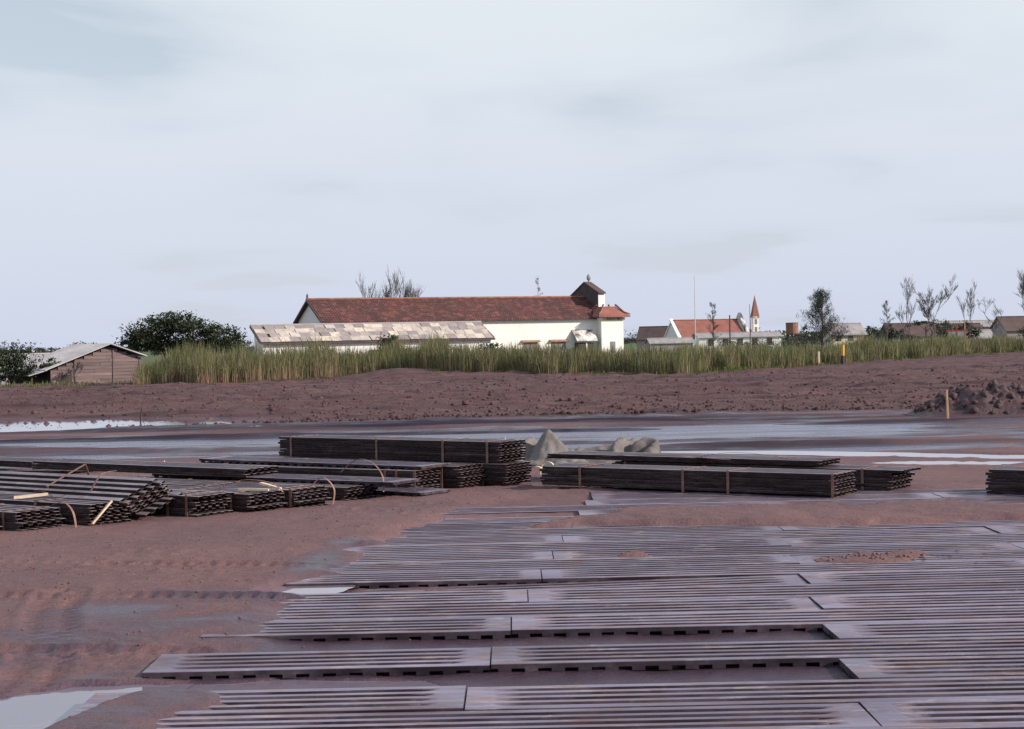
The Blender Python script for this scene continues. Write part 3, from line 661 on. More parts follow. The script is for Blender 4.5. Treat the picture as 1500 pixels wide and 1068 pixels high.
tarp('canvas_tarpaulin', -2.0, 24.6, .9, .5, 0, [(-.25, 0, .22, .05, 0, .30, 1.2), (.2, 0, .2, .35, .1, .2, 1.2)], 21, 'small rolled canvas showing above the raised bundle', .05, .03)

# dirt heap
def heap(cx, cy, sx, sy, h, seed, label):
    nx, ny = 150, 80; xs = np.linspace(-sx, sx, nx); ys = np.linspace(-sy, sy, ny); X, Y = np.meshgrid(xs, ys)
    prof = np.interp(xs, [-sx, -sx+.5, -sx+1.15, -sx+1.6, 0, sx], [0, .45, .95, 1.0, .9, .8])[None, :]
    sh = np.clip(1-np.abs(Y/sy)**1.6, 0, 1)**.8*prof
    z = sh*(h + fbm(X*1.4, Y*1.4, 4, seed)*.35 + np.maximum(fbm(X*3.2, Y*3.2, 3, seed+3, .5), -.1)*.42)
    wx, wy = X+cx, Y+cy; v = np.stack([wx, wy, z + ground(wx, wy) - .03], -1).reshape(-1, 3)
    i = (np.arange(ny-1)[:, None]*nx + np.arange(nx-1)[None]).ravel()
    root = tag(empty('dirt_heap', (cx, cy, 0)), label, 'dirt heap'); v[:, 0] -= cx; v[:, 1] -= cy
    o = link('heap', np_mesh('heap', v, np.stack([i, i+1, i+nx+1, i+nx], 1)), M['field_soil'], root); set_attr(o.data, 'wet', np.full(len(v), .75))
    r = np.random.default_rng(seed); n = 420; k = r.integers(0, len(v), n); k = k[(sh.ravel()[k] > .15)]
    pts = v[k]; bv, bf = blobs(len(pts), lambda q, m: pts[:, 0], lambda q, m: pts[:, 1], lambda q, m: q.uniform(.03, .11, m), seed+1, .9)
    bv = bv.reshape(len(pts), 11, 3); bv[..., 2] += (pts[:, 2] - ground(pts[:, 0], pts[:, 1]))[:, None]; bv = bv.reshape(-1, 3)
    c = link('clods', np_mesh('clods', bv, bf), M['field_soil'], root); set_attr(c.data, 'wet', np.full(len(bv), .6)); tag(c, kind='stuff')
heap(11.75, 34.4, 3.6, 1.2, .52, 4, 'heap of dark lumpy earth at the edge of the churned field')

# ------------------------------------------------------------------ plants
def quads(c, a, b):
    """leaf quads: centre c, half axes a, b -> verts, faces"""
    n = len(c); v = np.stack([c-a, c+b*.55, c+a, c-b*.55], 1).reshape(-1, 3); return v, np.arange(n*4).reshape(n, 4)
def unit(r, n):
    d = r.normal(size=(n, 3)); return d/np.linalg.norm(d, axis=1)[:, None]
def limbs(mb, p, d, L, r, depth, rd, spread=.6, kids=3, up=.15, pts=None, seg=3, n=5, minr=.008):
    P = [Vector(p)]; d = Vector(d).normalized()
    for i in range(seg):
        d = (d + Vector((rd.gauss(0, .10), rd.gauss(0, .10), up*.4 + rd.gauss(0, .06)))).normalized(); P.append(P[-1] + d*(L/seg))
    mb.tube(P, [max(minr, r*(1-.55*i/seg)) for i in range(seg+1)], n if depth > 1 else 3, False)
    if pts is not None and depth <= 1: pts += P[1:]
    if depth <= 0: return
    for k in range(kids):
        t = rd.uniform(.35, 1.0); i = min(int(t*seg), seg-1); q = P[i].lerp(P[i+1], t*seg-i)
        a = Vector((rd.gauss(0, 1), rd.gauss(0, 1), rd.gauss(0, .5))).normalized()
        limbs(mb, q, (d + a*spread).normalized(), L*rd.uniform(.5, .75), r*.5, depth-1, rd, spread, kids, up, pts, seg, n, minr)
def leafy(name, label, x, y, z0, lobes, leaf, n, mat, seed, trunk_r=.16, cat='tree', group=None, hscale=1.0):
    """lobes: list of (dx, dy, z, rx, ry, rz) foliage masses"""
    r = np.random.default_rng(seed); rd = random.Random(seed)
    root = tag(empty(name, (x, y, z0)), label, cat, group)
    mb = MB(); zt = min(l[2]-l[5]*.4 for l in lobes); mb.tube([(0, 0, -.3), (rd.gauss(0, .08), 0, max(.2, zt*.5)), (rd.gauss(0, .15), rd.gauss(0, .1), max(.4, zt))], [trunk_r*1.25, trunk_r, trunk_r*.8], 7)
    for l in lobes:
        mb.tube([(0, 0, max(.3, zt*.8)), (l[0]*.5, l[1]*.5, (max(.4, zt)+l[2])*.5), (l[0], l[1], l[2])], [trunk_r*.6, trunk_r*.4, trunk_r*.15], 5, False)
    mb.build('trunk', M['bark'], root)
    vol = np.array([l[3]*l[4]*l[5] for l in lobes])**.67; cnt = (n*vol/vol.sum()).astype(int); C = []; H = []
    for l, c in zip(lobes, cnt):
        k = max(3, c//45); d = unit(r, k); cl = d*(r.random((k, 1))**.38); cl[:, 2] = np.where(cl[:, 2] < -.55, -.55*r.random(k), cl[:, 2])
        cs = np.array(l[3:6])*.20
        idx = r.integers(0, k, c); p = cl[idx]*np.array(l[3:6]) + r.normal(size=(c, 3))*cs*r.uniform(.5, 1.3, k)[idx][:, None]
        C.append(p + np.array(l[:3])); H.append(np.clip(r.random(k)[idx]*.6 + r.random(c)*.4, 0, 1))
    C = np.concatenate(C); H = np.concatenate(H); C[:, 2] = np.maximum(C[:, 2], .05); m = len(C)
    a = unit(r, m)*leaf*r.uniform(.6, 1.3, m)[:, None]; b = np.cross(a, unit(r, m))
    v, f = quads(C, a*.5, b*.5); o = link('crown', np_mesh('crown', v, f), M[mat], root); set_attr(o.data, 'hue', np.repeat(H, 4))
    return root
def needled(name, label, x, y, z0, h, w, seed, dens=1.0, cat='tree', group=None, bare=0.0, lean=0.0, depth=2, r0=.1, mat='needle', twig_len=.3):
    """upright casuarina-like tree: straight stem, ascending side limbs, wisps of needles"""
    rd = random.Random(seed); r = np.random.default_rng(seed); root = tag(empty(name, (x, y, z0)), label, cat, group); mb = MB(); pts = []
    stem = [Vector((lean*t*t*h + rd.gauss(0, .04)*(t > 0), rd.gauss(0, .04), h*t)) for t in np.linspace(0, 1, 8)]
    stem[0].z = -.3; mb.tube(stem, [r0*(1-.9*i/7)+.008 for i in range(8)], 6, False)
    nb = int(26*dens)+8
    for k in range(nb):
        t = .16 + .82*(k+rd.random())/nb; i = min(int(t*7), 6); q = stem[i].lerp(stem[i+1], t*7-i); a = rd.uniform(0, 6.28)
        L = w*(1.08-t)**.8*rd.uniform(.55, 1.1) + .12
        limbs(mb, q, (math.cos(a), math.sin(a), .55+.5*t), L, r0*.22*(1.1-t)+.006, depth-1, rd, .7, 3, .12, pts, 3, 4, .006)
    mb.build('trunk', M['twig' if bare > .5 else 'bark'], root)
    if bare < 1:
        P = np.array([tuple(p) for p in pts]); k = int(len(P)*(9 if bare == 0 else 4)*dens**.5); p = P[r.integers(0, len(P), k)] + r.normal(size=(k, 3))*w*.05
        a = unit(r, k)*.6 + np.array([0, 0, .5]); a = a*twig_len*r.uniform(.5, 1.3, k)[:, None]; b = np.cross(a, unit(r, k)); b = b/np.linalg.norm(b, axis=1)[:, None]*.03
        v, f = quads(p, a*.5, b); o = link('crown', np_mesh('crown', v, f), M[mat], root); set_attr(o.data, 'hue', np.repeat(r.random(k), 4))
    return root
def bare_tree(name, label, x, y, z0, h, seed, spread=.55, kids=3, depth=4, r0=.09, d=(0, 0, 1), cat='tree', group=None, stems=1, up=.3):
    rd = random.Random(seed); root = tag(empty(name, (x, y, z0)), label, cat, group)
    mb = MB()
    for s in range(stems):
        dd = Vector(d) + Vector((rd.gauss(0, .25), rd.gauss(0, .2), 0))*(stems > 1)
        limbs(mb, (0, 0, -.2), dd, h*.5, r0, 1, rd, .2, 0, up, None, 4, 6)
        limbs(mb, (0, 0, h*.12), dd, h*.45, r0*.8, depth, rd, spread, kids, up, None, 3, 4, .011)
    q = MB(); q.v, q.f = mb.v, mb.f; q.build('branches', M['twig'], root)
    tw = MB(); tw.tube([(0, 0, -.3), (0, 0, h*.3)], [r0*1.2, r0*.9], 7).build('trunk', M['bark'], root)
    return root

# reeds: single blades with bent tips
def reed_h(x): return np.interp(x, [-20, -16, -8, 0, 7, 16, 33, 60], [1.45, 1.60, 1.56, 1.40, 1.14, 1.06, 1.00, 1.0])
def reeds(name, n, depth_f, seed, hs=1.0, x0=-16.3, x1=62, wid=.026, mat='reed', dry_base=True, hgt=None, offs=0.0):
    r = np.random.default_rng(seed); x = r.uniform(x0, x1, n); dd = depth_f(r, n)
    e = edge_y(x) + offs + fbm(x*.8, x*0+seed, 3, 71)*2.0; y = e + dd; keep = ~((x < -14.5+.5*vnoise(y*.8, x*0, 8)) & (y < 60)); x, y = x[keep], y[keep]; n = len(x)
    clump = fbm(x*.55, y*.35, 3, 72) + .5*fbm(x*2.1, y*.9, 2, 73)
    hh = (reed_h(x) if hgt is None else hgt)*hs*(1 + .42*clump)*r.uniform(.60, 1.12, n)*np.interp(x, [-16.5, -14.5], [.55, 1])*np.interp(dd, [0, 1.2], [.8, 1])
    z = ground(x, y) - .05; a = r.uniform(0, 6.28, n); bend = r.uniform(.05, .5, n)**1.3*hh*.75; bx, by = np.cos(a)*bend, np.sin(a)*bend
    wa = r.uniform(0, 6.28, n); wx, wy = np.cos(wa), np.sin(wa)*.5; w = wid*r.uniform(.6, 1.3, n)
    T = [0, .45, .8, 1.0]; Wd = [.75, 1.0, .65, .05]; V = []
    for t_, k in zip(T, Wd):
        cx = x + bx*t_**2.2; cy = y + by*t_**2.2; cz = z + hh*(t_ - .10*t_**4*bend/(hh*.4+1e-6)*.5)
        V += [np.stack([cx-wx*w*k/2, cy-wy*w*k/2, cz], -1), np.stack([cx+wx*w*k/2, cy+wy*w*k/2, cz], -1)]
    V = np.stack(V, 1); f = np.array([(0, 1, 3, 2), (2, 3, 5, 4), (4, 5, 7, 6)]); F = (f[None] + (np.arange(n)*8)[:, None, None]).reshape(-1, 4)
    hue = np.clip(.27 + .22*clump + r.normal(0, .20, n), 0, .55); hue = np.where(r.random(n) < .12, r.uniform(.7, 1, n), hue)
    hv = np.repeat(hue[:, None], 8, 1)
    if dry_base:
        dryf = np.interp(x, [-16, -9, -5, 4, 20], [.85, .8, .35, .25, .12])
        lowdry = (r.random(n) < dryf)
        for j, tt in enumerate((1.0, .85, .25, .0)): hv[:, j*2:j*2+2] = np.where(lowdry[:, None], np.maximum(hv[:, j*2:j*2+2], tt), hv[:, j*2:j*2+2])
    me = np_mesh(name, V.reshape(-1, 3), F); set_attr(me, 'hue', hv.ravel()); return link(name, me, M[mat])
tag(reeds('tall_reeds', 62000, lambda r, n: 2.6*r.random(n), 1), 'front belt of tall yellow-green reeds along the field', 'reeds', kind='stuff')
tag(reeds('tall_reeds', 46000, lambda r, n: 2.6 + 15*r.random(n)**1.3, 2, 1.12, wid=.034), 'dense reeds filling the ground behind the front belt', 'reeds', kind='stuff')
tag(reeds('verge_grass', 9000, lambda r, n: r.normal(-.3, .5, n), 5, 1, x0=-34, x1=62, wid=.04, mat='verge', dry_base=False, hgt=.28), 'short grass along the foot of the reeds and the board shed', 'grass', kind='stuff')
tag(reeds('verge_grass', 5000, lambda r, n: 14*r.random(n), 6, 1, x0=-36, x1=-15.5, wid=.05, mat='verge', dry_base=True, hgt=.42), 'rough low grass around the board shed', 'grass', kind='stuff')

# ------------------------------------------------------------------ buildings
def gable_house(name, label, cat, x, y, z0, rz, L, Wd, he, hr, wall, roof, wins=(), over=.25, group=None, end_wins=(), door=None):
    """local x along the ridge, front at -y; wins: (x, z, w, h) on the front wall"""
    root = tag(empty(name, (x, y, z0), rz), label, cat, group); m = MB(); h = Wd/2
    m.prism([(-L/2, -h, -.6), (-L/2, h, -.6), (-L/2, h, he), (-L/2, 0, hr), (-L/2, -h, he)], (L, 0, 0)); m.build('wall', wall, root)
    s = (hr-he)/h; o = over; r = MB(); t = .09; L2 = L/2+o
    r.prism([(-L2, -h-o, he-s*o+.02), (-L2, 0, hr+.02), (-L2, h+o, he-s*o+.02), (-L2, h+o, he-s*o+.02+t), (-L2, 0, hr+.02+t), (-L2, -h-o, he-s*o+.02+t)], (2*L2, 0, 0))
    rf = r.build('roof', roof, root); MB().tube([(-L2-.02, 0, hr+t+.03), (L2+.02, 0, hr+t+.03)], .09, 6).build('ridge_cap', M['ridge_tile'] if roof in (M['red_tile'], M['orange_tile']) else roof, rf)
    for (wx, wz, ww, wh) in wins:
        w = MB().box(wx-ww/2, wx+ww/2, -h-.05, -h+.05, wz, wz+wh).build('window', M['hole_dark'], root)
        MB().box(wx-ww/2-.08, wx+ww/2+.08, -h-.10, -h-.0502, wz+wh, wz+wh+.1).build('lintel', M['terracotta_trim'], w)
        MB().box(wx-.03, wx+.03, -h-.07, -h-.0502, wz, wz+wh).build('mullion', M['shutter'], w)
    for (wy, wz, ww, wh) in end_wins: MB().box(-L/2-.05, -L/2+.05, wy-ww/2, wy+ww/2, wz, wz+wh).build('window', M['hole_dark'], root)
    if door: MB().box(door-.45, door+.45, -h-.04, -h+.05, -.3, 2.0).build('door', M['hole_dark'], root)
    return root
ZF = -.72
# chapel: ridge left end measured at (-18.23, 150, 5.75), axis 25 degrees, right end farther
A = R(25); ux, uy = math.cos(A), math.sin(A)
ch = tag(empty('chapel', (-18.23, 150, ZF), A), 'long white chapel with red tiled roof and a stepped bell gable', 'church')
L, hw, he, hr = 28.3, 3.75, 4.62, 6.47       # nave length, half width, eave and ridge heights above its ground
MB().prism([(0.3, -hw, -.5), (0.3, hw, -.5), (0.3, hw, he), (0.3, 0, hr-.12), (0.3, -hw, he)], (L-.3, 0, 0)).build('nave_wall', M['plaster'], ch)
s = (hr-he)/hw; ov = .42
rf = None
for sg, nm in ((-1, 'roof'), (1, 'roof')):
    m = MB(); ye = sg*(hw+ov); ze = he-s*ov; C_ = 11
    for i in range(C_):                      # overlapping tile courses, each a small step
        a, b = i/C_, (i+1)/C_
        y0, z0 = ye*(1-a), ze+(hr-ze)*a; y1, z1 = ye*(1-b), ze+(hr-ze)*b
        pr = [(0, y0, z0+.10), (0, y1, z1+.045), (0, y1, z1-.05), (0, y0, z0-.05)]
        m.prism(pr if sg < 0 else pr[::-1], (L+.1, 0, 0))
    o = m.build(nm, M['red_tile'], ch)
    if rf is None: rf = o
MB().tube([(-.06, 0, hr+.09), (L+.1, 0, hr+.09)], .14, 6).build('ridge_cap', M['ridge_tile'], rf)
for sg in (-1, 1): MB().slab(*([(-.07, sg*(hw+ov), he-s*ov-.07), (-.07, 0, hr-.07), (-.07, 0, hr+.13), (-.07, sg*(hw+ov), he-s*ov+.13)]), .09).build('verge', M['brown_roof'], ch)
MB().tube([(0, 0, hr+.1), (0, 0, hr+.45), (0, 0, hr+.6)], [.10, .08, .02], 6).build('finial', M['shaded_plaster'], ch)
# the side wall below the eave has small windows with tiled hoods
for wx, wz in ((20.3, 1.1), (23.2, 1.1)):
    w = MB().box(wx-.75, wx+.75, -hw-.04, -hw+.1, wz, wz+1.15).build('window', M['shutter'], ch)
    MB().prism([(wx-.95, -hw-.002, wz+1.32), (wx-.95, -hw-.30, wz+1.2), (wx-.95, -hw-.30, wz+1.27), (wx-.95, -hw-.002, wz+1.40)], (1.9, 0, 0)).build('window_hood', M['terracotta_trim'], w)
    MB().box(wx-.03, wx+.03, -hw-.07, -hw-.0402, wz, wz+1.15).build('mullion', M['hole_dark'], w)
w = MB().box(24.9, 26.6, -hw-.75, -hw-.0, .8, 2.15).build('side_porch', M['hole_dark'], ch)
MB().prism([(24.6, -hw-.002, 3.25), (24.6, -hw-1.1, 2.3), (24.6, -hw-1.1, 2.42), (24.6, -hw-.002, 3.38)], (2.2, 0, 0)).build('porch_roof', M['stained_plaster'], w)
MB().box(25.7, 25.82, -hw-.80, -hw-.7502, .8, 2.15).build('post', M['plaster'], w)
# bell gable: thick wall across the end, taller than the roof
gy0, gy1 = -hw*.75, hw*.85
bg = MB().prism([(L-.3, gy0, he), (L-.3, gy1, he), (L-.3, gy1, hr+.10), (L-.3, 0, hr+1.42), (L-.3, gy0, hr+.42)], (.66, 0, 0)).build('bell_gable', M['shaded_plaster'], ch)  # face turned from the sun, its shade painted as near-black plaster
for a, b in (((gy0-.25, hr+.24), (0, hr+1.43)), ((gy1+.25, hr-.05), (0, hr+1.43))):
    P = [(L-.36, a[0], a[1]+.06), (L-.36, b[0], b[1]), (L-.36, b[0], b[1]+.13), (L-.36, a[0], a[1]+.18)]
    MB().prism(P, (.78, 0, 0)).build('coping', M['brown_roof'], bg)
MB().box(L-.32, L+.38, gy0-.08, gy0-.003, he, hr+.26).build('lit_side', M['plaster'], bg)  # sunlit side of the same wall, a separate pale strip
fin = MB().tube([(L+.2, 0, hr+1.45), (L+.2, 0, hr+1.65), (L+.2, 0, hr+1.8), (L+.2, 0, hr+2.0), (L+.2, 0, hr+2.2), (L+.2, 0, hr+2.3)], [.10, .09, .20, .22, .14, .04], 8).build('finial', M['grey_wall'], bg)
# square stair tower on the near corner, with a flared hipped roof
tx0, tx1, ty0, ty1 = L-1.05, L+1.3, -hw-1.0, -hw+1.4
he -= .15
tw = MB().box(tx0, tx1, ty0, ty1, -.5, he+.15).build('tower', M['plaster'], ch)
m = MB(); ex = .5
rings = [(tx0-ex, tx1+ex, ty0-ex, ty1+ex, he+.02), (tx0-ex, tx1+ex, ty0-ex, ty1+ex, he+.16), (tx0-.05, tx1+.05, ty0-.05, ty1+.05, he+.45), (tx0+.55, tx1-.55, ty0+.55, ty1-.55, he+1.05)]
vs = []
for a, b, c, d, z in rings: vs += [(a, c, z), (b, c, z), (b, d, z), (a, d, z)]
fs = [(3, 2, 1, 0), (12, 13, 14, 15)] + [(i*4+k, i*4+(k+1) % 4, i*4+4+(k+1) % 4, i*4+4+k) for i in range(3) for k in range(4)]
m.add(vs, fs); tr = m.build('tower_roof', M['orange_tile'], tw)
for k in range(4):
    MB().tube([Vector(vs[4+k])+Vector((0, 0, .12)), Vector(vs[8+k])+Vector((0, 0, .06)), Vector(vs[12+k])+Vector((0, 0, .18))], [.05, .09, .10], 5).build('hip_tile', M['ridge_tile'], tr)
MB().box(tx0-.12, tx1+.12, ty0-.12, ty1+.12, he-.22, he-.02).build('cornice', M['stained_plaster'], tw)
MB().box(tx0+.9, tx1-.9, ty0-.03, ty0+.1, 1.2, 2.2).build('window', M['shutter'], tw)

# long low building in front of the chapel, roofed with patched cement sheets
A2 = R(24); L2 = 18.7; ze, zr, h2 = 2.72, 3.95, 2.75
sh = tag(empty('long_shed', (-19.47, 125, ZF), A2), 'long low building roofed with a patchwork of grey and cream sheets', 'building')
MB().prism([(.25, -h2+.25, -.5), (.25, -.05, -.5), (.25, -.05, zr-.22), (.25, -h2+.25, ze-.08)], (L2-.5, 0, 0)).build('wall', M['plaster'], sh)
NC, NR = 24, 4; rr = random.Random(5); cw = L2/NC; sl = (zr-ze)/h2; shm = {}
rp = MB().prism([(.05, -h2+.06, ze-.02), (.05, 0, zr-.06), (.05, 0, zr-.16), (.05, -h2+.06, ze-.10)], (L2-.1, 0, 0)).build('roof', M['brown_roof'], sh)
ln = math.hypot(h2, zr-ze)/NR; ang = math.atan2(zr-ze, h2)
sm = MB().box(-cw*.5+.015, cw*.5-.015, -ln*.5-.02, ln*.5+.02, -.012, .012).mesh('roof_sheet'); sm.materials.append(M['asbestos'])
for i in range(NC):
    for j in range(NR):
        for sg in (-1,):
            o = bpy.data.objects.new('roof_sheet', sm); COL.objects.link(o); o.parent = rp
            tt = (j+.5)/NR; o.location = ((i+.5)*cw + rr.uniform(-.03, .03) + (.25*cw if j % 2 else 0)*(0 < i < NC-1), sg*h2*(1-tt), ze+(zr-ze)*tt + .03 + rr.uniform(0, .02))
            o.rotation_euler = (-sg*ang - sg*.03, rr.uniform(-.008, .008), rr.uniform(-.015, .015))
MB().tube([(0, 0, zr+.05), (L2, 0, zr+.05)], .10, 6).build('ridge_cap', M['grey_roof'], rp)
for xx in (-.02, L2-.06): MB().slab((xx, -h2, ze-.1), (xx, 0, zr-.1), (xx, 0, zr+.06), (xx, -h2, ze+.06), .07).build('verge_board', M['brown_roof'], sh)
MB().box(0, L2, -h2-.06, -h2+.02, ze-.16, ze-.03).build('fascia', M['brown_roof'], sh)
for xx in (9.0, 13.4): MB().box(xx-.5, xx+.5, -h2+.2, -h2+.3, 1.0, 2.0).build('window', M['hole_dark'], sh)

# weathered board shed on the left
SB = tag(empty('board_shed', (-24.7, 99.0, -.66), R(34)), 'weathered grey board shed with a pale lopsided tin roof', 'shed')
# gable faces -y; peak at x=.8; left slope longer
xl, xr, xp, zl, zrr, zp, dp = -2.75, 2.95, .9, 1.30, 1.95, 2.66, 6.0
def roofz(x): return zl+(zp-zl)*(x-xl)/(xp-xl) if x < xp else zp+(zrr-zp)*(x-xp)/(xr-xp)
nb = 14; bh = 2.7/nb; bmr = random.Random(2)
core = MB().prism([(xl+.1, .06, -.3), (xr-.1, .06, -.3), (xr-.1, .06, roofz(xr)-.1), (xp, .06, zp-.1), (xl+.1, .06, roofz(xl)-.1)], (0, dp, 0)).build('wall', M['dark_board'], SB)
for i in range(nb):
    z0, z1 = -.15+i*bh*1.03, -.15+(i+1)*bh*1.03-.012
    zm = (z0+z1)/2; a, b = xl+.08, xr-.08
    while a < xp and roofz(a)-.06 < z1: a += .03
    while b > xp and roofz(b)-.06 < z1: b -= .03
    if a >= b-.1: continue
    cut = bmr.uniform(a+.3*(b-a), b-.3*(b-a))
    for (p, q) in ((a, cut-.006), (cut+.006, b)):
        y = bmr.uniform(-.012, .012); MB().box(p, q, y, y+.035, z0, z1).build('board', M['grey_board'], core)
for xx in (xl+.12, -1.2, 1.15, xr-.14): MB().box(xx-.05, xx+.05, -.05, -.0135, -.2, max(.6, roofz(xx)-.12)).build('batten', M['grey_board'], core)
for (p, q) in ((xl-.35, xp), (xp, xr+.2)):
    zs = (zp-zl)/(xp-xl) if p < xp else (zrr-zp)/(xr-xp)
    f_ = lambda x: zp+.03+(x-xp)*zs
    m = MB(); n_ = 16
    m.prism([(p, -.35, f_(p)), (q, -.35, f_(q)), (q, -.35, f_(q)+.05), (p, -.35, f_(p)+.05)], (0, dp+.7, 0)); rfo = m.build('roof', M['tin_roof'], SB)
    for k in range(n_):                            # corrugated sheet laps
        y = -.3+(dp+.6)*k/(n_-1); MB().prism([(p, y, f_(p)+.0505), (q, y, f_(q)+.0505), (q, y, f_(q)+.072), (p, y, f_(p)+.072)], (0, .05, 0)).build('sheet_lap', M['tin_roof'], rfo)
MB().box(-2.0, -1.4, -.03, -.0135, -.2, .95).build('door', M['dark_board'], SB)
pc = empty('lean_to', (0, 0, 0)); pc.parent = SB
# open porch along the left side
for yy in (.2, 2.2, 4.2): MB().box(xl-1.0, xl-.9, yy, yy+.1, -.3, .95).build('post', M['dark_board'], SB)
MB().prism([(xl-1.3, -.3, .92), (xl-.2, -.3, 1.22), (xl-.2, -.3, 1.27), (xl-1.3, -.3, .97)], (0, dp+.5, 0)).build('porch_roof', M['tin_roof'], SB)
bpy.data.objects.remove(pc)
gable_house('tin_hut', 'pale tin roofed building half hidden behind the board shed', 'building', -33.0, 118, ZF, R(20), 6, 3.5, 1.3, 2.1, M['grey_wall'], M['tin_roof'])
gable_house('white_hut', 'tiny white hut under the dark tree beside the board shed', 'hut', -29.6, 102, ZF, R(5), 1.6, 1.4, .55, .85, M['plaster'], M['brown_roof'], over=.1)

# far church with a steeple
c2 = tag(empty('far_church', (28.9, 300, ZF), R(14)), 'distant white church with orange roof and pointed red steeple', 'church')
Lc, hc, hec, hrc = 12.6, 4.2, 2.4, 5.45
MB().prism([(0, -hc, -.5), (0, hc, -.5), (0, hc, hec), (0, 0, hrc-.05), (0, -hc, hec)], (Lc, 0, 0)).build('nave_wall', M['plaster'], c2)
sc_ = (hrc-hec)/hc
rfo = MB().prism([(-.0+.35, -hc-.3, hec-.3*sc_), (.35, 0, hrc), (.35, hc+.3, hec-.3*sc_), (.35, hc+.3, hec-.3*sc_+.1), (.35, 0, hrc+.1), (.35, -hc-.3, hec-.3*sc_+.1)], (Lc-.6, 0, 0)).build('roof', M['orange_tile'], c2)
MB().tube([(.2, 0, hrc+.12), (Lc, 0, hrc+.12)], .12, 5).build('ridge_cap', M['ridge_tile'], rfo)
for sg in (-1, 1): MB().slab((-.15, sg*(hc+.35), hec-.25), (-.15, 0, hrc+.1), (-.15, 0, hrc+.42), (-.15, sg*(hc+.35), hec+.1), .4).build('gable_coping', M['plaster'], c2)
MB().prism([(Lc, -hc-.2, hec-.6), (Lc, hc, hec-.6), (Lc, hc, hec+.4), (Lc, 0, hrc+1.3), (Lc, -hc-.2, hec+.4)], (.6, 0, 0)).build('facade_gable', M['stained_plaster'], c2)
MB().box(2.9, 4.3, -hc-.25, -hc+1.2, hec, hec+.75).build('dormer', M['plaster'], c2)
st = MB().box(Lc+2.1, Lc+3.1, -2.1, -1.1, -.5, 6.05).build('steeple_tower', M['plaster'], c2)
MB().add([(Lc+1.97, -2.23, 6.0), (Lc+3.23, -2.23, 6.0), (Lc+3.23, -.97, 6.0), (Lc+1.97, -.97, 6.0), (Lc+2.6, -1.6, 9.9)], [(3, 2, 1, 0), (0, 1, 4), (1, 2, 4), (2, 3, 4), (3, 0, 4)])\
    .build('spire', M['orange_tile'], st)
MB().box(Lc+1.95, Lc+3.25, -2.25, -.95, 5.75, 5.99).build('cornice', M['stained_plaster'], st)
for zz in (3.2, 4.6): MB().box(Lc+2.4, Lc+2.8, -2.16, -2.08, zz, zz+.9).build('louvre', M['shutter'], st)
gable_house('white_hall', 'long low white hall in front of the distant church', 'building', 38.5, 285, ZF, R(3), 14, 5, 2.3, 3.0, M['plaster'], M['grey_roof'], wins=[(x, .9, .9, 1.1) for x in (-5, -2.5, 0, 2.5, 5)])
gable_house('brown_roofed_house', 'low house with dull brown roof beside the distant church gable', 'building', 27.0, 312, ZF, R(-20), 6, 5, 2.3, 4.5, M['grey_wall'], M['brown_roof'])
gable_house('grey_shack', 'low pale shack at the foot of the distant church', 'building', 25.5, 270, ZF, R(8), 7, 3.5, 1.6, 2.3, M['grey_wall'], M['grey_roof'])
gable_house('cream_house', 'small cream house with grey roof beside the bushy casuarina', 'house', 39.6, 200, ZF+.75, R(12), 3.9, 3.4, 1.75, 2.85, M['cream_wall'], M['grey_roof'], wins=[(-1.2, .9, .6, .7), (.3, .9, .6, .7)], over=.35)
gable_house('brown_house', 'wide house with dark brown roof among the bare trees', 'house', 57.0, 240, ZF, R(8), 7.0, 5, 2.0, 3.7, M['grey_wall'], M['brown_roof'], wins=[(-.8, 1.1, 1.4, .8)])
gable_house('brown_house', 'brown roofed house behind the red framed stand', 'house', 65.5, 245, ZF, R(5), 6.0, 5, 2.0, 3.5, M['grey_wall'], M['brown_roof'], wins=[(1, 1.1, 1, .8)])
gable_house('white_hall', 'low whitewashed house half hidden by the dark bushes', 'house', 58.2, 210, ZF, R(12), 3.8, 3, 1.6, 2.5, M['plaster'], M['grey_roof'])
gable_house('grey_house', 'pale grey house with hipped dark roof beyond the last bare trees', 'house', 64.3, 212, ZF, R(10), 5.5, 4.5, 2.5, 4.1, M['grey_wall'], M['brown_roof'], wins=[(0, 1.0, .8, .9)])
gable_house('tin_hut', 'long pale roof showing over the far bushes', 'building', 73, 270, ZF, R(6), 12, 4, 3.2, 4.1, M['grey_wall'], M['grey_roof'])
tk = tag(empty('water_tank', (43.3, 258, ZF)), 'rusty water tank on a dark timber stand', 'tank')
MB().tube([(0, 0, 2.7), (0, 0, 4.3)], .95, 14).build('tank', M['rust_tank'], tk)
MB().tube([(0, 0, 4.301), (0, 0, 4.4)], .98, 14).build('lid', M['brown_roof'], tk)
for a in (-.6, .6):
    for b in (-.6, .6): MB().box(a-.1, a+.1, b-.1, b+.1, -.5, 2.55).build('leg', M['pole_wood'], tk)
MB().box(-.85, .85, -.85, .85, 2.551, 2.69).build('platform', M['pole_wood'], tk)
fr = tag(empty('red_stand', (50.6, 190, ZF+.8)), 'small open stand with red posts and a pale panel', 'stand')
for a in (-1.0, .0, 1.0): MB().box(a-.05, a+.05, -.05, .05, -.3, 2.45 if a == 0 else 1.75).build('post', M['red_paint'], fr)
MB().box(-1.2, 1.2, -.06, .06, 1.7515, 1.85).build('beam', M['red_paint'], fr)
MB().box(-.93, -.06, -.02, .02, .3, 1.7).build('panel', M['grey_wall'], fr); MB().box(.06, .93, -.02, .02, .3, 1.7).build('panel', M['grey_wall'], fr)
mast = tag(MB().tube([(28.6, 260, -1), (28.6, 260, 6), (28.62, 260, 11.2)], [.09, .07, .04], 5).build('radio_mast', M['white_metal']), 'thin white radio mast rising behind the distant church', 'mast')
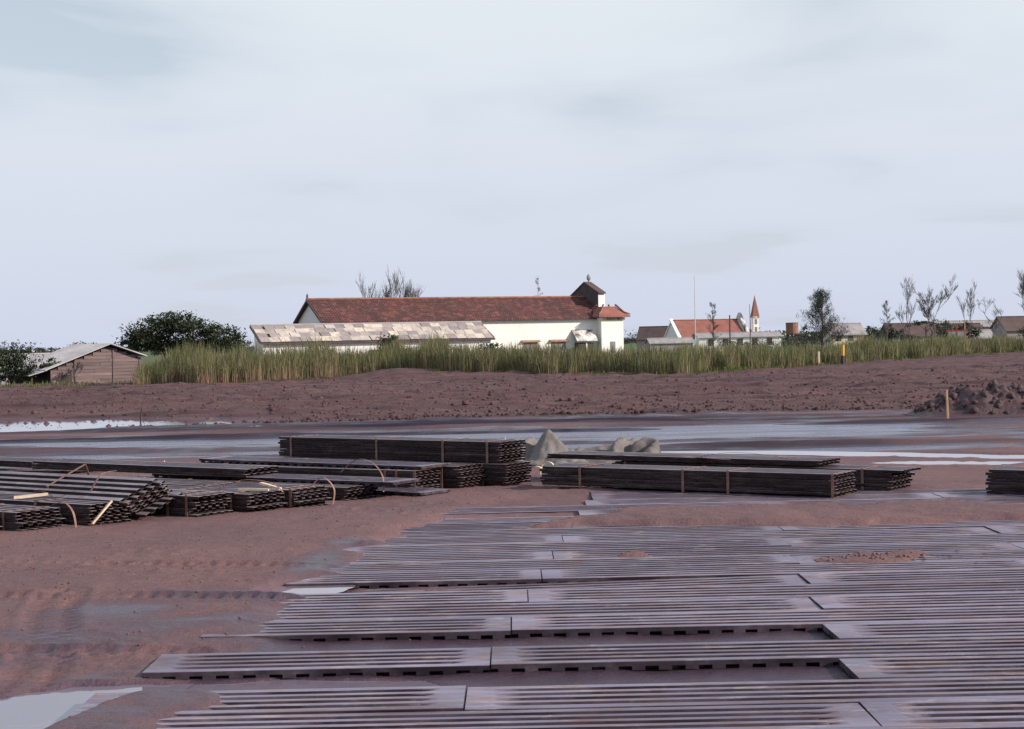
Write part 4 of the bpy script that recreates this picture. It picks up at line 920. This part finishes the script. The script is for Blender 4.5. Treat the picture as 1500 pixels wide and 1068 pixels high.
tag(MB().tube([(29.4, 225, -1), (29.4, 225, 4.6)], [.12, .09], 6).build('wooden_pole', M['pole_wood']), 'dark wooden pole in front of the distant church roof', 'pole')
tag(MB().tube([(24.2, 170, -1), (24.3, 170, 3.0), (24.25, 170, 5.0)], [.07, .05, .02], 6).build('wooden_pole', M['pole_wood']), 'thin leaning pole in front of the steeple', 'pole')
tag(MB().tube([(51.5, 190, -1), (51.5, 190, 3.0)], [.06, .05], 6).build('wooden_pole', M['orange_wood']), 'short orange pole among the bare trees', 'pole')

# ------------------------------------------------------------------ trees
leafy('broad_tree', 'broad dark green tree between the board shed and the long low building', -29.5, 150, ZF,
      [(-3.3, 0, 3.7, 2.2, 2.0, 1.15), (-1.4, .3, 4.5, 1.9, 1.8, 1.05), (.8, -.3, 4.3, 2.3, 2, 1.1), (3.0, 0, 3.4, 2.2, 2, 1.0), (4.6, .4, 2.7, 1.5, 1.5, .8), (-4.2, -.2, 2.8, 1.5, 1.5, .9), (-1, 0, 2.9, 3.2, 2, 1.0), (2, 0, 2.4, 3.0, 2, .9)], .27, 17000, 'leaf_dark', 1, .25)
leafy('dark_tree', 'dark bushy tree over the tiny white hut', -28.9, 97, ZF, [(.1, 0, 2.05, 1.5, 1.0, .85), (-1.1, .2, 1.9, 1.2, .9, .8), (.6, 0, 1.3, .9, .9, .55), (-.5, 0, 1.0, 1.2, .9, .5)], .17, 4600, 'leaf_dark', 2, .12)
leafy('leafy_bush', 'small leafy bush standing against the tin roof of the board shed', -26.9, 98.2, -.66, [(0, 0, 1.62, .55, .4, .30), (-.5, 0, 1.45, .35, .4, .22)], .12, 800, 'leaf_mid', 3, .05)
leafy('round_tree', 'round far tree showing over the tin roofed building', -38.5, 150, ZF, [(0, 0, 2.5, 1.3, 1.2, .6), (-1.5, 0, 2.0, 1.2, 1, .6)], .2, 1400, 'leaf_dark', 4)
leafy('round_tree', 'far tree just topping the ridge of the board shed', -34.2, 165, ZF, [(0, 0, 2.2, 1.4, 1.2, .6)], .2, 900, 'leaf_far', 5)
leafy('leafy_bush', 'dark bush at the end of the patchwork roof beside the broad tree', -19.6, 120, ZF, [(0, 0, 1.9, .7, .7, .7), (-.9, 0, 1.5, .6, .6, .5)], .16, 1300, 'leaf_mid', 6, .06)
leafy('leafy_bush', 'green bush in the reeds in front of the patchwork roof', -6.1, 86, -.4, [(0, 0, 2.0, .75, .7, .55), (.3, 0, 1.5, 1.1, .7, .5), (-.1, 0, 2.45, .4, .4, .25)], .15, 2200, 'leaf_mid', 7, .05)
leafy('leafy_bush', 'small dark bush by the lower corner of the patchwork roof', -1.2, 92, -.5, [(0, 0, 1.75, .7, .6, .45)], .15, 900, 'leaf_mid', 8, .05)
bare_tree('bare_shrub', 'bare purple twigged shrub in front of the patchwork roof', -4.1, 100, ZF, 3.0, 9, .8, 3, 4, .05, stems=2)
bare_tree('bare_shrub', 'thin bare shrub beside the door of the board shed', -25.4, 97.5, -.66, 1.75, 10, .9, 3, 4, .03, stems=2)
leafy('dark_bush', 'low bush in the reeds before the chapel tower', 3.2, 88, -.4, [(0, 0, 1.35, .8, .6, .4)], .14, 700, 'leaf_mid', 12, .05)
bare_tree('feathery_tree', 'wide cluster of pale bare tree tops rising behind the chapel roof', -16.3, 205, ZF, 9.8, 11, .35, 4, 4, .06, stems=3, up=.45)
bare_tree('feathery_tree', 'pale bare tree top beside the wider cluster behind the chapel roof', -13.4, 206, ZF, 9.8, 13, .35, 4, 4, .06, stems=3, up=.45)
needled('thin_tree', 'thin bare tree sprouting above the chapel ridge near the bell gable', 3.3, 200, ZF, 10.2, 1.1, 14, .45, bare=.6, r0=.07)
needled('thin_tree', 'tip of a thin tree just above the chapel ridge', 4.9, 203, ZF, 7.6, .6, 15, .4, bare=.6, r0=.05)
needled('bushy_casuarina', 'bushy dark casuarina beside the small cream house', 27.9, 150, ZF, 6.1, 2.5, 16, 1.9, r0=.13)
needled('thin_casuarina', 'thin dead casuarina in front of the distant church roof', 21.7, 180, ZF, 6.0, 1.1, 17, .75, bare=.6, r0=.08)
needled('thin_casuarina', 'sparse casuarina standing before the wide brown roofed house', 38.2, 170, ZF, 5.6, 1.2, 18, .7, bare=.6, r0=.07)
bare_tree('bare_tree', 'tall bare tree between the sparse casuarina and the red framed stand', 44.0, 185, ZF, 7.4, 19, .35, 4, 4, .09)
bare_tree('bare_tree', 'twiggy bare tree with fanned branches behind the red framed stand', 47.2, 188, ZF, 7.6, 20, .5, 4, 5, .10)
bare_tree('bare_tree', 'slim bare tree with straight shoots beside the dark bushes', 50.9, 186, ZF, 7.4, 21, .4, 4, 4, .08)
bare_tree('bare_tree', 'wide bare tree with one limb reaching sideways over the dark bushes', 54.0, 187, ZF, 6.2, 22, .8, 3, 5, .10)
bare_tree('bare_tree', 'tall bare tree before the pale grey house', 58.6, 190, ZF, 8.6, 23, .4, 4, 5, .10)
bare_tree('bare_tree', 'bare tree standing beyond the pale grey house', 62.6, 192, ZF, 8.0, 24, .5, 4, 5, .10)
leafy('dark_bush', 'dark rounded tree beside the wide bare tree', 53.0, 196, ZF, [(0, 0, 2.6, 1.6, 1.2, 1.1), (1.3, 0, 2.0, 1.3, 1.0, .9), (-1, 0, 1.8, 1.2, 1, .8)], .22, 2600, 'leaf_dark', 25, .12)
leafy('dark_bush', 'dark bush in front of the wide brown roofed house', 44.4, 188, ZF, [(0, 0, 1.5, 1.2, 1, .8), (1.3, 0, 1.3, .9, .9, .7)], .2, 1700, 'leaf_dark', 26, .08)
leafy('flat_tree', 'sparse flat topped tree above the red framed stand', 49.7, 200, ZF, [(0, 0, 3.7, 1.5, 1, .35), (-1.6, 0, 3.3, 1.0, .9, .3), (1.2, 0, 3.3, .9, .9, .3)], .2, 900, 'leaf_dark', 27, .08)
leafy('dark_bush', 'dark bush before the pale grey house', 60.4, 195, ZF, [(0, 0, 2.0, 1.4, 1, .9)], .2, 1300, 'leaf_dark', 28, .08)
rs = random.Random(4)
far_labels = ['hazy green tree just behind the rusty water tank', 'hazy tree in line behind the bushy casuarina', 'hazy tree far behind the small cream house', 'dull tree between the cream house and the sparse casuarina', 'dull tree close behind the sparse casuarina', 'dull tree at the gable of the cream house', 'hazy tree behind the ridge of the wide brown roofed house', 'hazy tree behind the house by the red framed stand', 'hazy tree behind the long pale roof', 'hazy tree past the end of the long pale roof', 'farthest hazy tree behind the wide brown roofed house', 'low dark tree filling the gap beside the cream house', 'low dark tree at the foot of the tall bare tree', 'dull tree behind the dark rounded tree', 'dull tree between the brown roofed houses', 'dull tree behind the pale grey house']
far_specs = [(45.5, 262, 3.2, 2.6), (48.5, 270, 2.9, 2.6), (52.5, 275, 3.4, 2.4), (49.0, 225, 3.0, 2.2), (51.8, 230, 2.7, 2.2), (46.4, 220, 2.6, 1.7), (62, 275, 3.4, 3.0), (67, 280, 3.0, 3.2), (72, 262, 3.2, 2.6), (77.5, 272, 2.8, 3.0), (56, 300, 2.8, 3), (44.2, 205, 2.7, 1.3), (47.0, 207, 2.9, 1.6), (55.6, 214, 3.1, 1.7), (59.0, 226, 3.3, 2.0), (70, 240, 3.3, 2.4)]
for i, (x, y, h, w) in enumerate(far_specs):
    leafy('far_tree', far_labels[i], x, y, ZF, [(rs.uniform(-.6, .6)*w*.4 + dx_*w*.4, 0, h*f_, w*.62, w*.5, h*.42) for dx_, f_ in ((-1, .62), (0, .80), (1, .6))], .30, 900, 'leaf_far', 40+i, .12, group='trees behind the far houses')
for i, (x, y, h, w) in enumerate([(21.5, 330, 3.9, 3.0), (25.8, 340, 3.6, 2.8), (18.2, 335, 3.4, 2.4), (46.5, 330, 3.6, 3.2)]):
    leafy('far_tree', ['small hazy tree on the skyline behind the low brown roofed house', 'small hazy tree touching the distant church gable', 'small hazy tree on the skyline nearest the chapel tower', 'small hazy tree behind the steeple of the distant church'][i], x, y, ZF, [(dx_*w*.45, 0, h*f_, w*.55, w*.5, h*.4) for dx_, f_ in ((-1, .62), (0, .75), (1, .66))], .35, 700, 'leaf_far', 60+i, .12, group='trees on the skyline')
for i, (x, y, w) in enumerate([(26.3, 205, 1.6), (29.8, 206, 1.5), (33.0, 208, 1.8), (36.0, 210, 1.6)]):
    leafy('scrub_bush', ['scrub bush before the dark wooden pole and white hall', 'scrub bush before the middle of the white hall', 'scrub bush before the end of the white hall', 'scrub bush before the rusty water tank'][i], x, y, ZF, [(0, 0, 1.3, w, 1, .75), (w*.8, 0, 1.0, w*.7, 1, .6)], .2, 1100, 'leaf_far', 70+i, .06, cat='bush', group='scrub before the distant church')
# far wood along the horizon
r = np.random.default_rng(9); n = 9000; x = r.uniform(-420, 420, n); y = 820 + r.uniform(-20, 20, n); hh = 3.4 + 2.4*fbm(x*.03, x*0, 4, 90)
C = np.stack([x, y, ZF + hh*r.random(n)**.6], 1); a = unit(r, n)*1.1; b = np.cross(a, unit(r, n)); v, f = quads(C, a, b)
o = link('distant_wood', np_mesh('distant_wood', v, f), M['leaf_far']); set_attr(o.data, 'hue', np.repeat(r.random(n), 4)); tag(o, 'thin line of far woodland along the horizon', 'wood', kind='stuff')
